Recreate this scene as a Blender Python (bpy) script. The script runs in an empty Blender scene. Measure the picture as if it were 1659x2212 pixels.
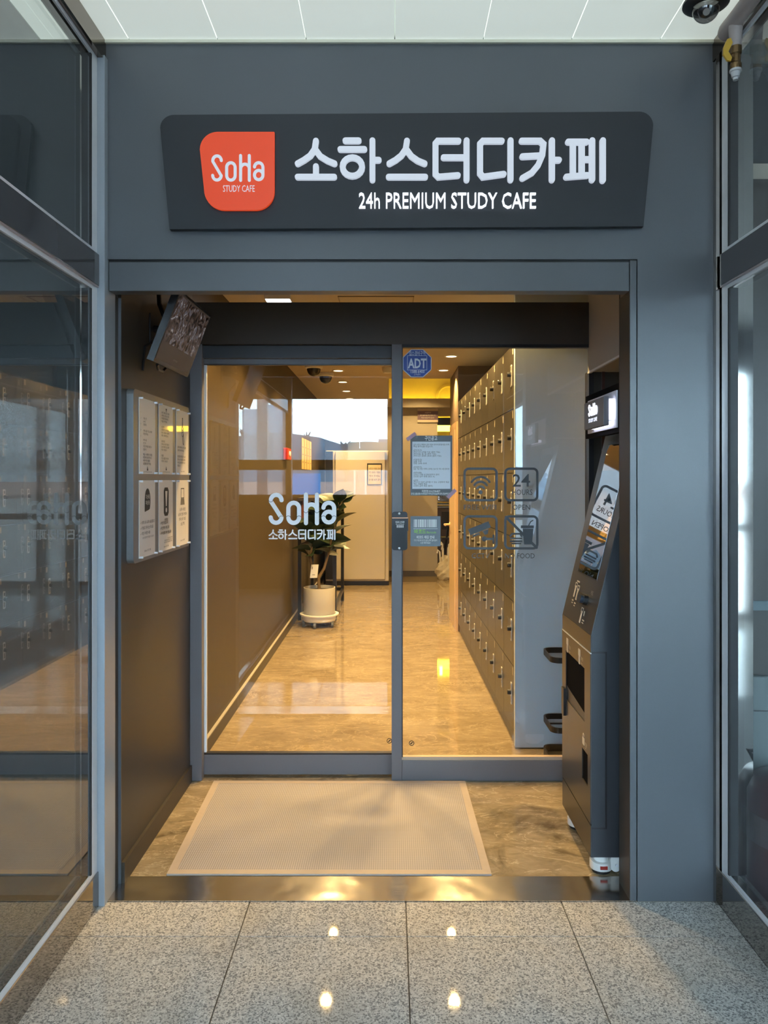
import bpy, math, random
from mathutils import Vector, Matrix
random.seed(7)
sc = bpy.context.scene
COL = sc.collection
PI = math.pi

# ------------------------------------------------------------------ camera
F, H, CX, CY = 1662.0, 1.55, 843.0, 1035.0      # focal length in pixels, eye height, vanishing point
cam = bpy.data.cameras.new('camera'); camo = bpy.data.objects.new('camera', cam); COL.objects.link(camo)
camo.location = (0, 0, H); camo.rotation_euler = (PI/2, 0, 0)
cam.sensor_fit = 'VERTICAL'; cam.sensor_height = 24; cam.lens = 24*F/2212
cam.shift_x = (829.5-CX)/2212; cam.shift_y = -(1106-CY)/2212
cam.clip_start = .05; cam.clip_end = 600
sc.camera = camo

# ------------------------------------------------------------------ world, exposure
sc.view_settings.view_transform = 'Standard'; sc.view_settings.look = 'None'
sc.view_settings.exposure = 0.0; sc.view_settings.gamma = 1; sc.view_settings.use_curve_mapping = False
w = bpy.data.worlds.new('sky'); sc.world = w; w.use_nodes = True
bg = w.node_tree.nodes['Background']; bg.inputs[0].default_value = (.60, .81, 1.0, 1); bg.inputs[1].default_value = 27.0
sc.cycles.transparent_max_bounces = 32; sc.cycles.max_bounces = 10
sc.cycles.sample_clamp_indirect = 6.0; sc.cycles.caustics_reflective = False; sc.cycles.caustics_refractive = False
SPOT_W = 170.0; SPOT_C = (1.0, .65, .24)

# the two window openings in the wall behind the camera let the sky in: light portals over them
for (px0, px1, pz0) in ((-3.9, -.04, 1.31), (1.75, 3.9, 0.0)):
    l = bpy.data.lights.new('sky_portal', 'AREA'); l.shape = 'RECTANGLE'; l.size = px1-px0; l.size_y = 2.72-pz0
    l.cycles.is_portal = True
    o = bpy.data.objects.new('sky_portal', l); COL.objects.link(o)
    o.location = ((px0+px1)/2, -2.9, (2.72+pz0)/2); o.rotation_euler = (PI/2, 0, PI)   # faces +Y

def wx(px, Y): return (px-CX)*Y/F
def wz(py, Y): return H+(CY-py)*Y/F

# ------------------------------------------------------------------ materials
def srgb(r, g, b):
    f = lambda c: c/12.92 if c <= .04045 else ((c+.055)/1.055)**2.4
    return (f(r/255), f(g/255), f(b/255), 1)
MATS = {}
def mat(name, col, rough=.5, metal=0.0, spec=.5, emit=None, estr=0.0, coat=0.0, alpha=1.0, noise=None, bump=0.0, aniso=0.0):
    if name in MATS: return MATS[name]
    m = bpy.data.materials.new(name); m.use_nodes = True; nt = m.node_tree; b = nt.nodes['Principled BSDF']
    c = col if len(col) == 4 else (*col, 1)
    b.inputs['Base Color'].default_value = c; b.inputs['Roughness'].default_value = rough
    b.inputs['Metallic'].default_value = metal; b.inputs['Specular IOR Level'].default_value = spec
    b.inputs['Coat Weight'].default_value = coat; b.inputs['Coat Roughness'].default_value = .03
    b.inputs['Anisotropic'].default_value = aniso
    if alpha < 1: b.inputs['Alpha'].default_value = alpha
    if emit: b.inputs['Emission Color'].default_value = (*emit[:3], 1); b.inputs['Emission Strength'].default_value = estr
    if noise or bump:
        tc = nt.nodes.new('ShaderNodeTexCoord'); n = nt.nodes.new('ShaderNodeTexNoise')
        n.inputs['Scale'].default_value = noise[0] if noise else 300; n.inputs['Detail'].default_value = 6
        nt.links.new(tc.outputs['Object'], n.inputs['Vector'])
        if noise:
            mx = nt.nodes.new('ShaderNodeMix'); mx.data_type = 'RGBA'; k = noise[1]
            mx.inputs[6].default_value = (c[0]*(1-k), c[1]*(1-k), c[2]*(1-k), 1); mx.inputs[7].default_value = (min(1, c[0]*(1+k)), min(1, c[1]*(1+k)), min(1, c[2]*(1+k)), 1)
            nt.links.new(n.outputs['Fac'], mx.inputs[0]); nt.links.new(mx.outputs[2], b.inputs['Base Color'])
        if bump:
            bp = nt.nodes.new('ShaderNodeBump'); bp.inputs['Strength'].default_value = bump; bp.inputs['Distance'].default_value = .001
            nt.links.new(n.outputs['Fac'], bp.inputs['Height']); nt.links.new(bp.outputs['Normal'], b.inputs['Normal'])
    MATS[name] = m; return m

def glass_mat(name, tint, f0=.085, rough=0.0, graze=1.0):
    """thin clear pane: straight-through transparency plus a Fresnel mirror share"""
    if name in MATS: return MATS[name]
    m = bpy.data.materials.new(name); m.use_nodes = True; nt = m.node_tree; nt.nodes.clear()
    out = nt.nodes.new('ShaderNodeOutputMaterial'); tr = nt.nodes.new('ShaderNodeBsdfTransparent'); gl = nt.nodes.new('ShaderNodeBsdfGlossy')
    mx = nt.nodes.new('ShaderNodeMixShader'); ge = nt.nodes.new('ShaderNodeNewGeometry'); dt = nt.nodes.new('ShaderNodeVectorMath'); dt.operation = 'DOT_PRODUCT'
    tr.inputs[0].default_value = (*tint, 1); gl.inputs['Roughness'].default_value = rough; gl.inputs['Color'].default_value = (1, 1, 1, 1)
    nt.links.new(ge.outputs['Incoming'], dt.inputs[0]); nt.links.new(ge.outputs['Normal'], dt.inputs[1])
    def M(op, a, b):
        n = nt.nodes.new('ShaderNodeMath'); n.operation = op
        for i, v in enumerate((a, b)):
            if v is None: continue
            if isinstance(v, (int, float)): n.inputs[i].default_value = v
            else: nt.links.new(v, n.inputs[i])
        return n.outputs[0]
    c = M('ABSOLUTE', dt.outputs['Value'], None); c = M('SUBTRACT', 1.0, c); c = M('POWER', c, 5.0); c = M('MULTIPLY', c, graze-f0); c = M('ADD', c, f0)
    nt.links.new(c, mx.inputs[0]); nt.links.new(tr.outputs[0], mx.inputs[1]); nt.links.new(gl.outputs[0], mx.inputs[2]); nt.links.new(mx.outputs[0], out.inputs[0])
    MATS[name] = m; return m
def clear_mat(name, tint):
    if name in MATS: return MATS[name]
    m = bpy.data.materials.new(name); m.use_nodes = True; nt = m.node_tree; nt.nodes.clear()
    out = nt.nodes.new('ShaderNodeOutputMaterial'); tr = nt.nodes.new('ShaderNodeBsdfTransparent'); tr.inputs[0].default_value = (*tint, 1)
    nt.links.new(tr.outputs[0], out.inputs[0]); MATS[name] = m; return m

def node_mat(name, build, rough=.5, spec=.5, metal=0):
    if name in MATS: return MATS[name]
    m = bpy.data.materials.new(name); m.use_nodes = True; nt = m.node_tree; b = nt.nodes['Principled BSDF']
    b.inputs['Roughness'].default_value = rough; b.inputs['Specular IOR Level'].default_value = spec; b.inputs['Metallic'].default_value = metal
    build(nt, b); MATS[name] = m; return m
def _n(nt, t, **kw):
    n = nt.nodes.new(t)
    for k, v in kw.items():
        if k.startswith('i_'): n.inputs[k[2:].replace('_', ' ')].default_value = v
        else: setattr(n, k, v)
    return n
def ramp(nt, fac, stops):
    r = nt.nodes.new('ShaderNodeValToRGB'); e = r.color_ramp.elements
    while len(e) < len(stops): e.new(.5)
    for el, (p, c) in zip(e, stops): el.position = p; el.color = (*c[:3], 1)
    nt.links.new(fac, r.inputs[0]); return r.outputs[0]
def mixc(nt, fac, a, b, mode='MIX'):
    m = nt.nodes.new('ShaderNodeMix'); m.data_type = 'RGBA'; m.blend_type = mode
    for i, v in ((0, fac), (6, a), (7, b)):
        if isinstance(v, (int, float)): m.inputs[i].default_value = v
        elif isinstance(v, tuple): m.inputs[i].default_value = (*v[:3], 1)
        else: nt.links.new(v, m.inputs[i])
    return m.outputs[2]

def granite(nt, b):
    ge = _n(nt, 'ShaderNodeNewGeometry'); P = ge.outputs['Position']
    v1 = _n(nt, 'ShaderNodeTexVoronoi', i_Scale=185.0); v2 = _n(nt, 'ShaderNodeTexVoronoi', i_Scale=280.0); n = _n(nt, 'ShaderNodeTexNoise', i_Scale=120.0, i_Detail=5.0)
    n2 = _n(nt, 'ShaderNodeTexNoise', i_Scale=3.0, i_Detail=4.0)
    for t in (v1, v2, n, n2): nt.links.new(P, t.inputs['Vector'])
    s1 = _n(nt, 'ShaderNodeSeparateColor'); nt.links.new(v1.outputs['Color'], s1.inputs[0])
    s2 = _n(nt, 'ShaderNodeSeparateColor'); nt.links.new(v2.outputs['Color'], s2.inputs[0])
    base = ramp(nt, s1.outputs[0], [(0, (.10, .105, .11)), (.16, (.16, .16, .16)), (.24, (.50, .48, .45)), (.7, (.59, .565, .53)), (.9, (.74, .72, .68)), (1, (.80, .78, .74))])
    base = mixc(nt, ramp(nt, s2.outputs[1], [(.0, (1, 1, 1)), (.12, (1, 1, 1)), (.15, (0, 0, 0))]), base, (.11, .115, .12))
    base = mixc(nt, .35, base, ramp(nt, n.outputs['Fac'], [(.3, (.30, .29, .28)), (.7, (.66, .64, .60))]))
    base = mixc(nt, ramp(nt, n2.outputs['Fac'], [(.5, (0, 0, 0)), (.75, (.35, .35, .35))]), base, (.30, .26, .2))
    nt.links.new(base, b.inputs['Base Color'])
def marble(dark, mid, light, stain=0.0):
    def f(nt, b):
        ge = _n(nt, 'ShaderNodeNewGeometry'); mp = _n(nt, 'ShaderNodeMapping'); mp.inputs['Scale'].default_value = (1.1, 2.3, 1)
        nt.links.new(ge.outputs['Position'], mp.inputs[0])
        n1 = _n(nt, 'ShaderNodeTexNoise', i_Scale=2.2, i_Detail=9.0, i_Roughness=.62, i_Distortion=.6)
        n2 = _n(nt, 'ShaderNodeTexNoise', i_Scale=9.0, i_Detail=8.0, i_Roughness=.7, i_Distortion=1.2)
        n3 = _n(nt, 'ShaderNodeTexNoise', i_Scale=1.6, i_Detail=7.0, i_Roughness=.65, i_Distortion=2.2)
        for t in (n1, n2, n3): nt.links.new(mp.outputs[0], t.inputs['Vector'])
        c = ramp(nt, n1.outputs['Fac'], [(.25, dark), (.5, mid), (.78, light)])
        c = mixc(nt, .45, c, ramp(nt, n2.outputs['Fac'], [(.3, dark), (.52, mid), (.7, light)]))
        vein = ramp(nt, n3.outputs['Fac'], [(.485, (0, 0, 0)), (.5, (.55, .55, .55)), (.515, (0, 0, 0))])
        c = mixc(nt, vein, c, tuple(min(1, v*1.35) for v in light))
        if stain:
            n4 = _n(nt, 'ShaderNodeTexNoise', i_Scale=2.6, i_Detail=8.0, i_Roughness=.6, i_Distortion=.8); nt.links.new(ge.outputs['Position'], n4.inputs['Vector'])
            c = mixc(nt, ramp(nt, n4.outputs['Fac'], [(.52, (0, 0, 0)), (.64, (stain,)*3)]), c, tuple(v*.45 for v in dark))
        nt.links.new(c, b.inputs['Base Color'])
        nt.links.new(ramp(nt, n2.outputs['Fac'], [(.3, (.015,)*3), (.7, (.045,)*3)]), b.inputs['Roughness'])
    return f
def matfab(nt, b):
    tc = _n(nt, 'ShaderNodeTexCoord'); wv = _n(nt, 'ShaderNodeTexWave', i_Scale=36.0, i_Distortion=.25); wv.bands_direction = 'X'
    w2 = _n(nt, 'ShaderNodeTexWave', i_Scale=42.0, i_Distortion=.2); w2.bands_direction = 'Y'; n = _n(nt, 'ShaderNodeTexNoise', i_Scale=3.0, i_Detail=5.0)
    for t in (wv, w2, n): nt.links.new(tc.outputs['Object'], t.inputs['Vector'])
    a = mixc(nt, .5, wv.outputs['Color'], w2.outputs['Color'])
    c = ramp(nt, a, [(.15, (.22, .20, .21)), (.7, (.43, .395, .405))])
    c = mixc(nt, ramp(nt, n.outputs['Fac'], [(.35, (0, 0, 0)), (.75, (.4, .4, .4))]), c, (.30, .28, .27)); nt.links.new(c, b.inputs['Base Color'])
    bp = _n(nt, 'ShaderNodeBump', i_Strength=.5, i_Distance=.002); nt.links.new(a, bp.inputs['Height']); nt.links.new(bp.outputs[0], b.inputs['Normal'])
def brushed(nt, b):
    tc = _n(nt, 'ShaderNodeTexCoord'); mp = _n(nt, 'ShaderNodeMapping'); mp.inputs['Scale'].default_value = (4, 260, 4)
    nt.links.new(tc.outputs['Object'], mp.inputs[0]); n = _n(nt, 'ShaderNodeTexNoise', i_Scale=3.0, i_Detail=4.0); nt.links.new(mp.outputs[0], n.inputs['Vector'])
    b.inputs['Base Color'].default_value = (.64, .61, .58, 1)
    nt.links.new(ramp(nt, n.outputs['Fac'], [(.3, (.12,)*3), (.7, (.20,)*3)]), b.inputs['Roughness'])
    n2 = _n(nt, 'ShaderNodeTexNoise', i_Scale=5.0); nt.links.new(tc.outputs['Object'], n2.inputs['Vector'])
    bp = _n(nt, 'ShaderNodeBump', i_Strength=.35, i_Distance=.012); nt.links.new(n2.outputs['Fac'], bp.inputs['Height']); nt.links.new(bp.outputs[0], b.inputs['Normal'])
def cctv(nt, b):
    tc = _n(nt, 'ShaderNodeTexCoord'); n = _n(nt, 'ShaderNodeTexNoise', i_Scale=26.0, i_Detail=5.0, i_Distortion=1.5); nt.links.new(tc.outputs['Object'], n.inputs['Vector'])
    c = ramp(nt, n.outputs['Fac'], [(.38, (.01, .007, .006)), (.46, (.10, .06, .045)), (.54, (.22, .15, .11)), (.60, (.18, .18, .25)), (.68, (.8, .74, .7))])
    nt.links.new(c, b.inputs['Emission Color']); b.inputs['Emission Strength'].default_value = .28; b.inputs['Base Color'].default_value = (.02, .02, .02, 1)

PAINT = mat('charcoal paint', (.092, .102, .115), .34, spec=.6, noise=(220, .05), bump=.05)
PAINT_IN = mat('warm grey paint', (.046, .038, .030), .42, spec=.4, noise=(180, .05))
FRAME = mat('slate frame metal', (.15, .143, .152), .38, spec=.5, noise=(150, .05))
HEADER = mat('dark brown header metal', (.055, .041, .030), .45, noise=(90, .06))
CEILW = mat('white ceiling panel with added glow', (.86, .90, .87), .38, emit=(.90, 1.0, .92), estr=.48, noise=(3, .02))  # even glow added to brighten the ceiling and wall top; no lamp behind
CEILT = mat('cream ceiling trim', (.75, .72, .6), .5, noise=(9, .04))
CEILIN = mat('interior ceiling paint', (.55, .485, .40), .7, noise=(4, .03))
WALLTAN = mat('tan wall paint', (.46, .42, .37), .6, noise=(5, .04))
GRANITE = node_mat('grey granite', granite, .03, .35)
GROUT = mat('dark grout', (.10, .10, .10), .8, noise=(60, .2))
FLOORIN = node_mat('polished tan marble floor', marble((.14, .105, .066), (.24, .185, .12), (.35, .285, .195)), .08, .36)
FLOORV = node_mat('worn polished concrete', marble((.16, .12, .072), (.31, .245, .155), (.47, .39, .28), .8), .06, .5)
STEEL = node_mat('brushed steel', brushed, .2, .5, 1)
MIRROR = mat('mirror stainless', (.42, .40, .38), .06, 1, noise=(6, .1))
BLKMIRROR = mat('black mirror metal', (.07, .072, .08), .05, 0, spec=.9, noise=(6, .1))
ALU = mat('pale aluminium', (.80, .82, .86), .4, .2, noise=(40, .05))
RUBBER = mat('black rubber', (.012, .012, .013), .6, noise=(50, .2))
GLASS = glass_mat('door glass', (.985, .985, .97), .075)
GLASS_S = glass_mat('shopfront glass', (.93, .96, .95), .19, graze=.42); GLASS_S2 = glass_mat('inner shopfront glass', (.93, .96, .95), .15, graze=.28)
CLEAR = clear_mat('clear inner face', (1, 1, 1))
GLASSW = clear_mat('window glass', (.96, .98, .98))
BLACK = mat('black', (.012, .012, .014), .35, noise=(40, .2))
KIOSK = mat('kiosk black paint', (.03, .034, .042), .38, spec=.5, noise=(300, .1), bump=.08)
KIOSKF = mat('kiosk front satin paint', (.06, .053, .046), .3, .3, noise=(300, .1))
WHITE = mat('white plastic', (.82, .82, .80), .4, noise=(30, .03))
PAPER = mat('white paper', (.82, .78, .74), .35, spec=.5, coat=.25, noise=(12, .02))
INK = mat('black ink', (.03, .028, .026), .6, noise=(30, .1))
INKG = mat('grey ink', (.16, .15, .14), .6, noise=(30, .1))
SIGNBD = mat('charcoal sign board', (.014, .018, .024), .5, noise=(200, .08))
LIT = mat('backlit white acrylic', (.3, .31, .33), .4, emit=(.74, .82, .95), estr=.6, noise=(20, .01))
LITS = mat('backlit bright acrylic', (.3, .31, .33), .4, emit=(.86, .92, 1.0), estr=1.25, noise=(20, .01))
LITR = mat('backlit red acrylic', (.30, .03, .015), .3, emit=(1.0, .085, .012), estr=.52, noise=(20, .01))
LEDW = mat('white led strip', (1, 1, 1), .5, emit=(.72, .86, 1.0), estr=9, noise=(20, .01))
LEDH = mat('violet white led strip', (1, 1, 1), .5, emit=(.75, .78, 1.0), estr=3.5, noise=(20, .01))
VINYL = mat('white vinyl', (.92, .93, .96), .45, emit=None, noise=(20, .01))
VINYLG = mat('slate vinyl', (.075, .09, .105), .5, noise=(20, .05))

# ------------------------------------------------------------------ mesh helpers
class Fr:
    """flat frame: origin, right, up; depth along its outward normal"""
    def __init__(s, o, u, v):
        s.o, s.u, s.v = Vector(o), Vector(u).normalized(), Vector(v).normalized(); s.n = s.u.cross(s.v)
    def p(s, x, y, d=0.0): return s.o+s.u*x+s.v*y+s.n*d
def front(x, y, z): return Fr((x, y, z), (1, 0, 0), (0, 0, 1))      # faces the camera (-Y)
TXT = None
class MB:
    def __init__(s): s.v, s.f, s.m, s.mats = [], [], [], []
    def mi(s, m):
        if m is None: m = s.mats[0] if s.mats else None
        if m not in s.mats: s.mats.append(m)
        return s.mats.index(m)
    def add(s, vs, fs, m=None):
        k = len(s.v); s.v += [Vector(v) for v in vs]; i = s.mi(m)
        for f in fs: s.f.append([k+j for j in f]); s.m.append(i)
        return s
    def box(s, x0, x1, y0, y1, z0, z1, m=None, bev=0.0):
        x0, x1 = sorted((x0, x1)); y0, y1 = sorted((y0, y1)); z0, z1 = sorted((z0, z1))
        if bev: return s._bevbox(x0, x1, y0, y1, z0, z1, m, bev)
        return s.add([(x0, y0, z0), (x1, y0, z0), (x1, y1, z0), (x0, y1, z0), (x0, y0, z1), (x1, y0, z1), (x1, y1, z1), (x0, y1, z1)],
                     [(0, 3, 2, 1), (4, 5, 6, 7), (0, 1, 5, 4), (1, 2, 6, 5), (2, 3, 7, 6), (3, 0, 4, 7)], m)
    def _bevbox(s, x0, x1, y0, y1, z0, z1, m, b):
        import bmesh
        bm = bmesh.new(); bmesh.ops.create_cube(bm, size=1)
        for v in bm.verts: v.co = ((x0+x1)/2+v.co.x*(x1-x0), (y0+y1)/2+v.co.y*(y1-y0), (z0+z1)/2+v.co.z*(z1-z0))
        bmesh.ops.bevel(bm, geom=bm.edges[:], offset=b, segments=2, profile=.5, affect='EDGES')
        bm.verts.index_update(); s.add([v.co.copy() for v in bm.verts], [[v.index for v in f.verts] for f in bm.faces], m); bm.free(); return s
    def poly(s, fr, pts, d0=0.0, d1=0.0, m=None):
        n = len(pts); a = sum(pts[i][0]*pts[(i+1) % n][1]-pts[(i+1) % n][0]*pts[i][1] for i in range(n))
        if a < 0: pts = pts[::-1]
        if d1 == d0: return s.add([fr.p(x, y, d0) for x, y in pts], [list(range(n))], m)
        vs = [fr.p(x, y, d0) for x, y in pts]+[fr.p(x, y, d1) for x, y in pts]
        return s.add(vs, [list(range(n))[::-1], [n+i for i in range(n)]]+[(i, (i+1) % n, n+(i+1) % n, n+i) for i in range(n)], m)
    def rect(s, fr, x0, x1, y0, y1, d0=0.0, d1=0.0, m=None): return s.poly(fr, [(x0, y0), (x1, y0), (x1, y1), (x0, y1)], d0, d1, m)
    def stroke(s, fr, pts, w, d0=0.0, d1=0.0, m=None, cap='r', seg=8):
        """one ribbon along pts (closed when its ends meet); later strokes sit a hair prouder so that crossings never share a plane"""
        r = w/2; closed = len(pts) > 3 and math.hypot(pts[0][0]-pts[-1][0], pts[0][1]-pts[-1][1]) < 1e-6
        q = [pts[0]]
        for p in pts[1:]:
            if math.hypot(p[0]-q[-1][0], p[1]-q[-1][1]) > 1e-7: q.append(p)
        if closed: q = q[:-1]
        n = len(q); s.k = getattr(s, 'k', 0)+1; e = s.k*5e-5
        dr = lambda a, b: ((b[0]-a[0])/math.hypot(b[0]-a[0], b[1]-a[1]), (b[1]-a[1])/math.hypot(b[0]-a[0], b[1]-a[1]))
        Lf, Rt = [], []
        for i in range(n):
            t0 = dr(q[i-1], q[i]) if (closed or i > 0) else dr(q[i], q[i+1]); t1 = dr(q[i], q[(i+1) % n]) if (closed or i < n-1) else t0
            nx, ny = -(t0[1]+t1[1]), t0[0]+t1[0]; l = math.hypot(nx, ny) or 1; nx, ny = nx/l, ny/l
            k = r/max(.55, -nx*t0[1]+ny*t0[0]); Lf.append((q[i][0]+nx*k, q[i][1]+ny*k)); Rt.append((q[i][0]-nx*k, q[i][1]-ny*k))
        flat = d1 == d0; top = d1+e
        def cap_pts(c, t): a = math.atan2(t[1], t[0])-PI/2; return [(c[0]+r*math.cos(a+PI*j/seg), c[1]+r*math.sin(a+PI*j/seg)) for j in range(1, seg)]
        ring = list(Rt)+(cap_pts(q[-1], dr(q[-2], q[-1])) if cap == 'r' and not closed else [])+Lf[::-1]+(cap_pts(q[0], dr(q[1], q[0])) if cap == 'r' and not closed else [])
        N = len(ring); nc = seg-1 if cap == 'r' and not closed else 0
        vs = [fr.p(x, y, top) for x, y in ring]; fs = []
        R_ = lambda i: i % n; L_ = lambda i: n+nc+(n-1-(i % n))
        for i in range(n if closed else n-1): fs.append((R_(i), R_(i+1), L_(i+1), L_(i)))
        if nc: fs.append([n-1]+list(range(n, n+nc))+[L_(n-1)]); fs.append([L_(0)]+list(range(N-nc, N))+[0])
        if not flat:
            vs += [fr.p(x, y, d0) for x, y in ring]
            if closed:
                for i in range(n): j = (i+1) % n; fs += [(N+R_(i), N+R_(j), R_(j), R_(i)), (N+L_(j), N+L_(i), L_(i), L_(j))]
            else: fs += [(N+i, N+(i+1) % N, (i+1) % N, i) for i in range(N)]
        return s.add(vs, fs, m)
    def tube(s, pts, r, n=12, m=None, cap=True, closed=False):
        pts = [Vector(p) for p in pts]; k = len(pts); rs = r if isinstance(r, (list, tuple)) else [r]*k
        vs, fs = [], []; prev = None
        for i, p in enumerate(pts):
            if closed: t = (pts[(i+1) % k]-pts[i-1])
            else: t = pts[min(i+1, k-1)]-pts[max(i-1, 0)]
            t = t.normalized() if t.length > 1e-9 else Vector((0, 0, 1))
            if prev is None: a = t.cross(Vector((0, 0, 1))); a = a if a.length > 1e-3 else t.cross(Vector((0, 1, 0)))
            else: a = prev-t*prev.dot(t)
            a.normalize(); b = t.cross(a); prev = a
            vs += [p+(a*math.cos(2*PI*j/n)+b*math.sin(2*PI*j/n))*rs[i] for j in range(n)]
        for i in range(k if closed else k-1):
            q = (i+1) % k
            fs += [(i*n+j, i*n+(j+1) % n, q*n+(j+1) % n, q*n+j) for j in range(n)]
        if cap and not closed: fs += [list(range(n))[::-1], [(k-1)*n+j for j in range(n)]]
        return s.add(vs, fs, m)
    def lathe(s, c, prof, n=32, m=None, axis=(0, 0, 1)):
        c = Vector(c); ax = Vector(axis).normalized(); a = ax.cross(Vector((0, 1, 0))); a = a if a.length > 1e-3 else ax.cross(Vector((1, 0, 0))); a.normalize(); b = ax.cross(a)
        vs, fs = [], []; k = len(prof)
        for r, h in prof: vs += [c+ax*h+(a*math.cos(2*PI*j/n)+b*math.sin(2*PI*j/n))*r for j in range(n)]
        for i in range(k-1): fs += [(i*n+j, i*n+(j+1) % n, (i+1)*n+(j+1) % n, (i+1)*n+j) for j in range(n)]
        return s.add(vs, fs, m)
    def text(s, fr, body, x, y, h, w=None, align='C', m=None, d0=.0008, d1=None, bold=0.0, maxw=None):
        """body with cap height h at baseline y; w forces the width, maxw caps it"""
        global TXT
        if TXT is None:
            cu = bpy.data.curves.new('lettering', 'FONT'); cu.size = 1; cu.resolution_u = 2; TXT = bpy.data.objects.new('lettering', cu)
        ob = TXT; ob.data.body = body; ob.data.offset = bold; me = ob.to_mesh()
        if me and len(me.vertices):
            xs = [v.co.x for v in me.vertices]; x0, x1 = min(xs), max(xs); sy = h/.70; sx = sy
            if w: sx = w/(x1-x0)
            if maxw and (x1-x0)*sx > maxw: sx = maxw/(x1-x0)
            W = (x1-x0)*sx; off = {'C': -W/2, 'L': 0, 'R': -W}[align]
            P = lambda v, d: fr.p(x+off+(v.co.x-x0)*sx, y+v.co.y*sy, d)
            fs = [list(p.vertices) for p in me.polygons]
            if d1 is None: s.add([P(v, d0) for v in me.vertices], fs, m)
            else:
                nv = len(me.vertices); cnt = {}
                for f in fs:
                    for a, b in zip(f, f[1:]+f[:1]): cnt.setdefault((min(a, b), max(a, b)), []).append((a, b))
                side = [(e[0][0], e[0][1], nv+e[0][1], nv+e[0][0]) for e in cnt.values() if len(e) == 1]
                s.add([P(v, d0) for v in me.vertices]+[P(v, d1) for v in me.vertices], [[nv+i for i in f] for f in fs]+side, m)
        ob.to_mesh_clear(); return s
    def build(s, name, m=None, parent=None, smooth=False):
        off = Vector(parent.get('_o', (0, 0, 0))) if parent else Vector((0, 0, 0))
        me = bpy.data.meshes.new(name); me.from_pydata([v-off for v in s.v], [], s.f)
        mats = [m if q is None else q for q in s.mats]
        for q in mats: me.materials.append(q)
        me.polygons.foreach_set('material_index', s.m)
        if smooth: me.polygons.foreach_set('use_smooth', [True]*len(me.polygons))
        me.update(); o = bpy.data.objects.new(name, me); COL.objects.link(o)
        if parent: o.parent = parent; o['_o'] = tuple(off)
        return o
def B(*a, **k): return MB().box(*a, **k)
def smooth(o, ang=40):
    me = o.data; me.polygons.foreach_set('use_smooth', [True]*len(me.polygons)); me.set_sharp_from_angle(angle=math.radians(ang)); return o
def tag(o, label, cat=None, group=None, kind=None):
    o['label'] = label
    if cat: o['category'] = cat
    if group: o['group'] = group
    if kind: o['kind'] = kind
    return o
def thing(name, loc, label, cat, group=None, kind=None):
    o = bpy.data.objects.new(name, None); COL.objects.link(o); o.location = loc; o['_o'] = tuple(loc); o.empty_display_size = .05
    return tag(o, label, cat, group, kind)
def struct(o, label=None, cat=None):
    o['kind'] = 'structure'
    if label: o['label'] = label
    if cat: o['category'] = cat
    return o
KIDS = {}
def copy_tree(o, parent=None):
    c = o.copy(); COL.objects.link(c); c.parent = parent
    for ch in o.children: copy_tree(ch, c)
    return c

# ================================================================== SETTING
YF = 2.823          # shop front plane
YD = 3.97           # door plane
# --- granite lobby floor with its tiles
fl = struct(MB().box(-4.1, 4.1, -2.8, 3.06, -.05, -.006).build('floor', GROUT), 'grey granite lobby floor before the shop front', 'floor')
xs = [-1.66, -1.0862, -.5147, .0569, .6268, 1.1985, 1.77]
ys = [2.823, 2.607]
while ys[-1] > -2.2: ys.append(ys[-1]-.571)
tile_cache = {}
for i in range(len(xs)-1):
    for j in range(len(ys)-1):
        x0, x1, y1, y0 = xs[i], xs[i+1], ys[j], ys[j+1]
        key = (round(x1-x0, 3), round(y1-y0, 3)); g = .0022
        if key not in tile_cache:
            hx, hy = (x1-x0)/2-g, (y1-y0)/2-g
            o = MB().box(-hx, hx, -hy, hy, -.006, 0).build('granite_tile', GRANITE); tile_cache[key] = o
        else:
            o = tile_cache[key].copy(); COL.objects.link(o)
        o.parent = fl; o.location = ((x0+x1)/2, (y0+y1)/2, 0)
MB().box(-4.1, -1.66, -2.8, YF, -.006, 0).box(1.77, 4.1, -2.8, YF, -.006, 0).box(-1.66, 1.77, -2.8, ys[-1], -.006, 0).build('outer_paving', GRANITE, fl)
# --- shop floor
f2 = struct(MB().box(-1.2, 1.6, YF, 4.0, -.05, .0, m=FLOORV).build('floor_entrance', FLOORV), 'worn polished tan concrete floor of the entrance recess', 'floor')
f3 = struct(MB().box(-1.3, 3.2, 4.0, 20, -.05, .0).build('floor_shop', FLOORIN), 'glossy tan marble floor inside the shop', 'floor')
# --- threshold plate
struct(MB().box(-1.0395, .9036, YF-.001, 2.995, -.01, .004).build('trim_threshold', STEEL), 'brushed steel threshold plate across the entrance', 'threshold')
# --- lobby ceiling panels
ce = struct(MB().box(-4.2, 4.2, -2.95, 3.1, 3.17, 3.23).build('ceiling', mat('ceiling backing', (.6, .62, .6), .7)), 'white panel ceiling of the lobby', 'ceiling')
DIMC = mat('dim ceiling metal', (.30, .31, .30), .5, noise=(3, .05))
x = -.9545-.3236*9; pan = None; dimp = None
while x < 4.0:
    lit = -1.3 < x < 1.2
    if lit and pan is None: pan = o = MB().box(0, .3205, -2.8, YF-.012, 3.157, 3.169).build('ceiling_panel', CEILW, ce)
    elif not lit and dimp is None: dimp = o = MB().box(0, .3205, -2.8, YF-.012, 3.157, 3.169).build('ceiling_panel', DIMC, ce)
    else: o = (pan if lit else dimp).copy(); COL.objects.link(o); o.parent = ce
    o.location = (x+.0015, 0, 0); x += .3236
struct(B(-1.0446, 1.1856, YF-.012, YF, 3.146, 3.157).build('trim_ceiling', CEILT), 'thin cream trim where the ceiling meets the shop front', 'trim')

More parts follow.
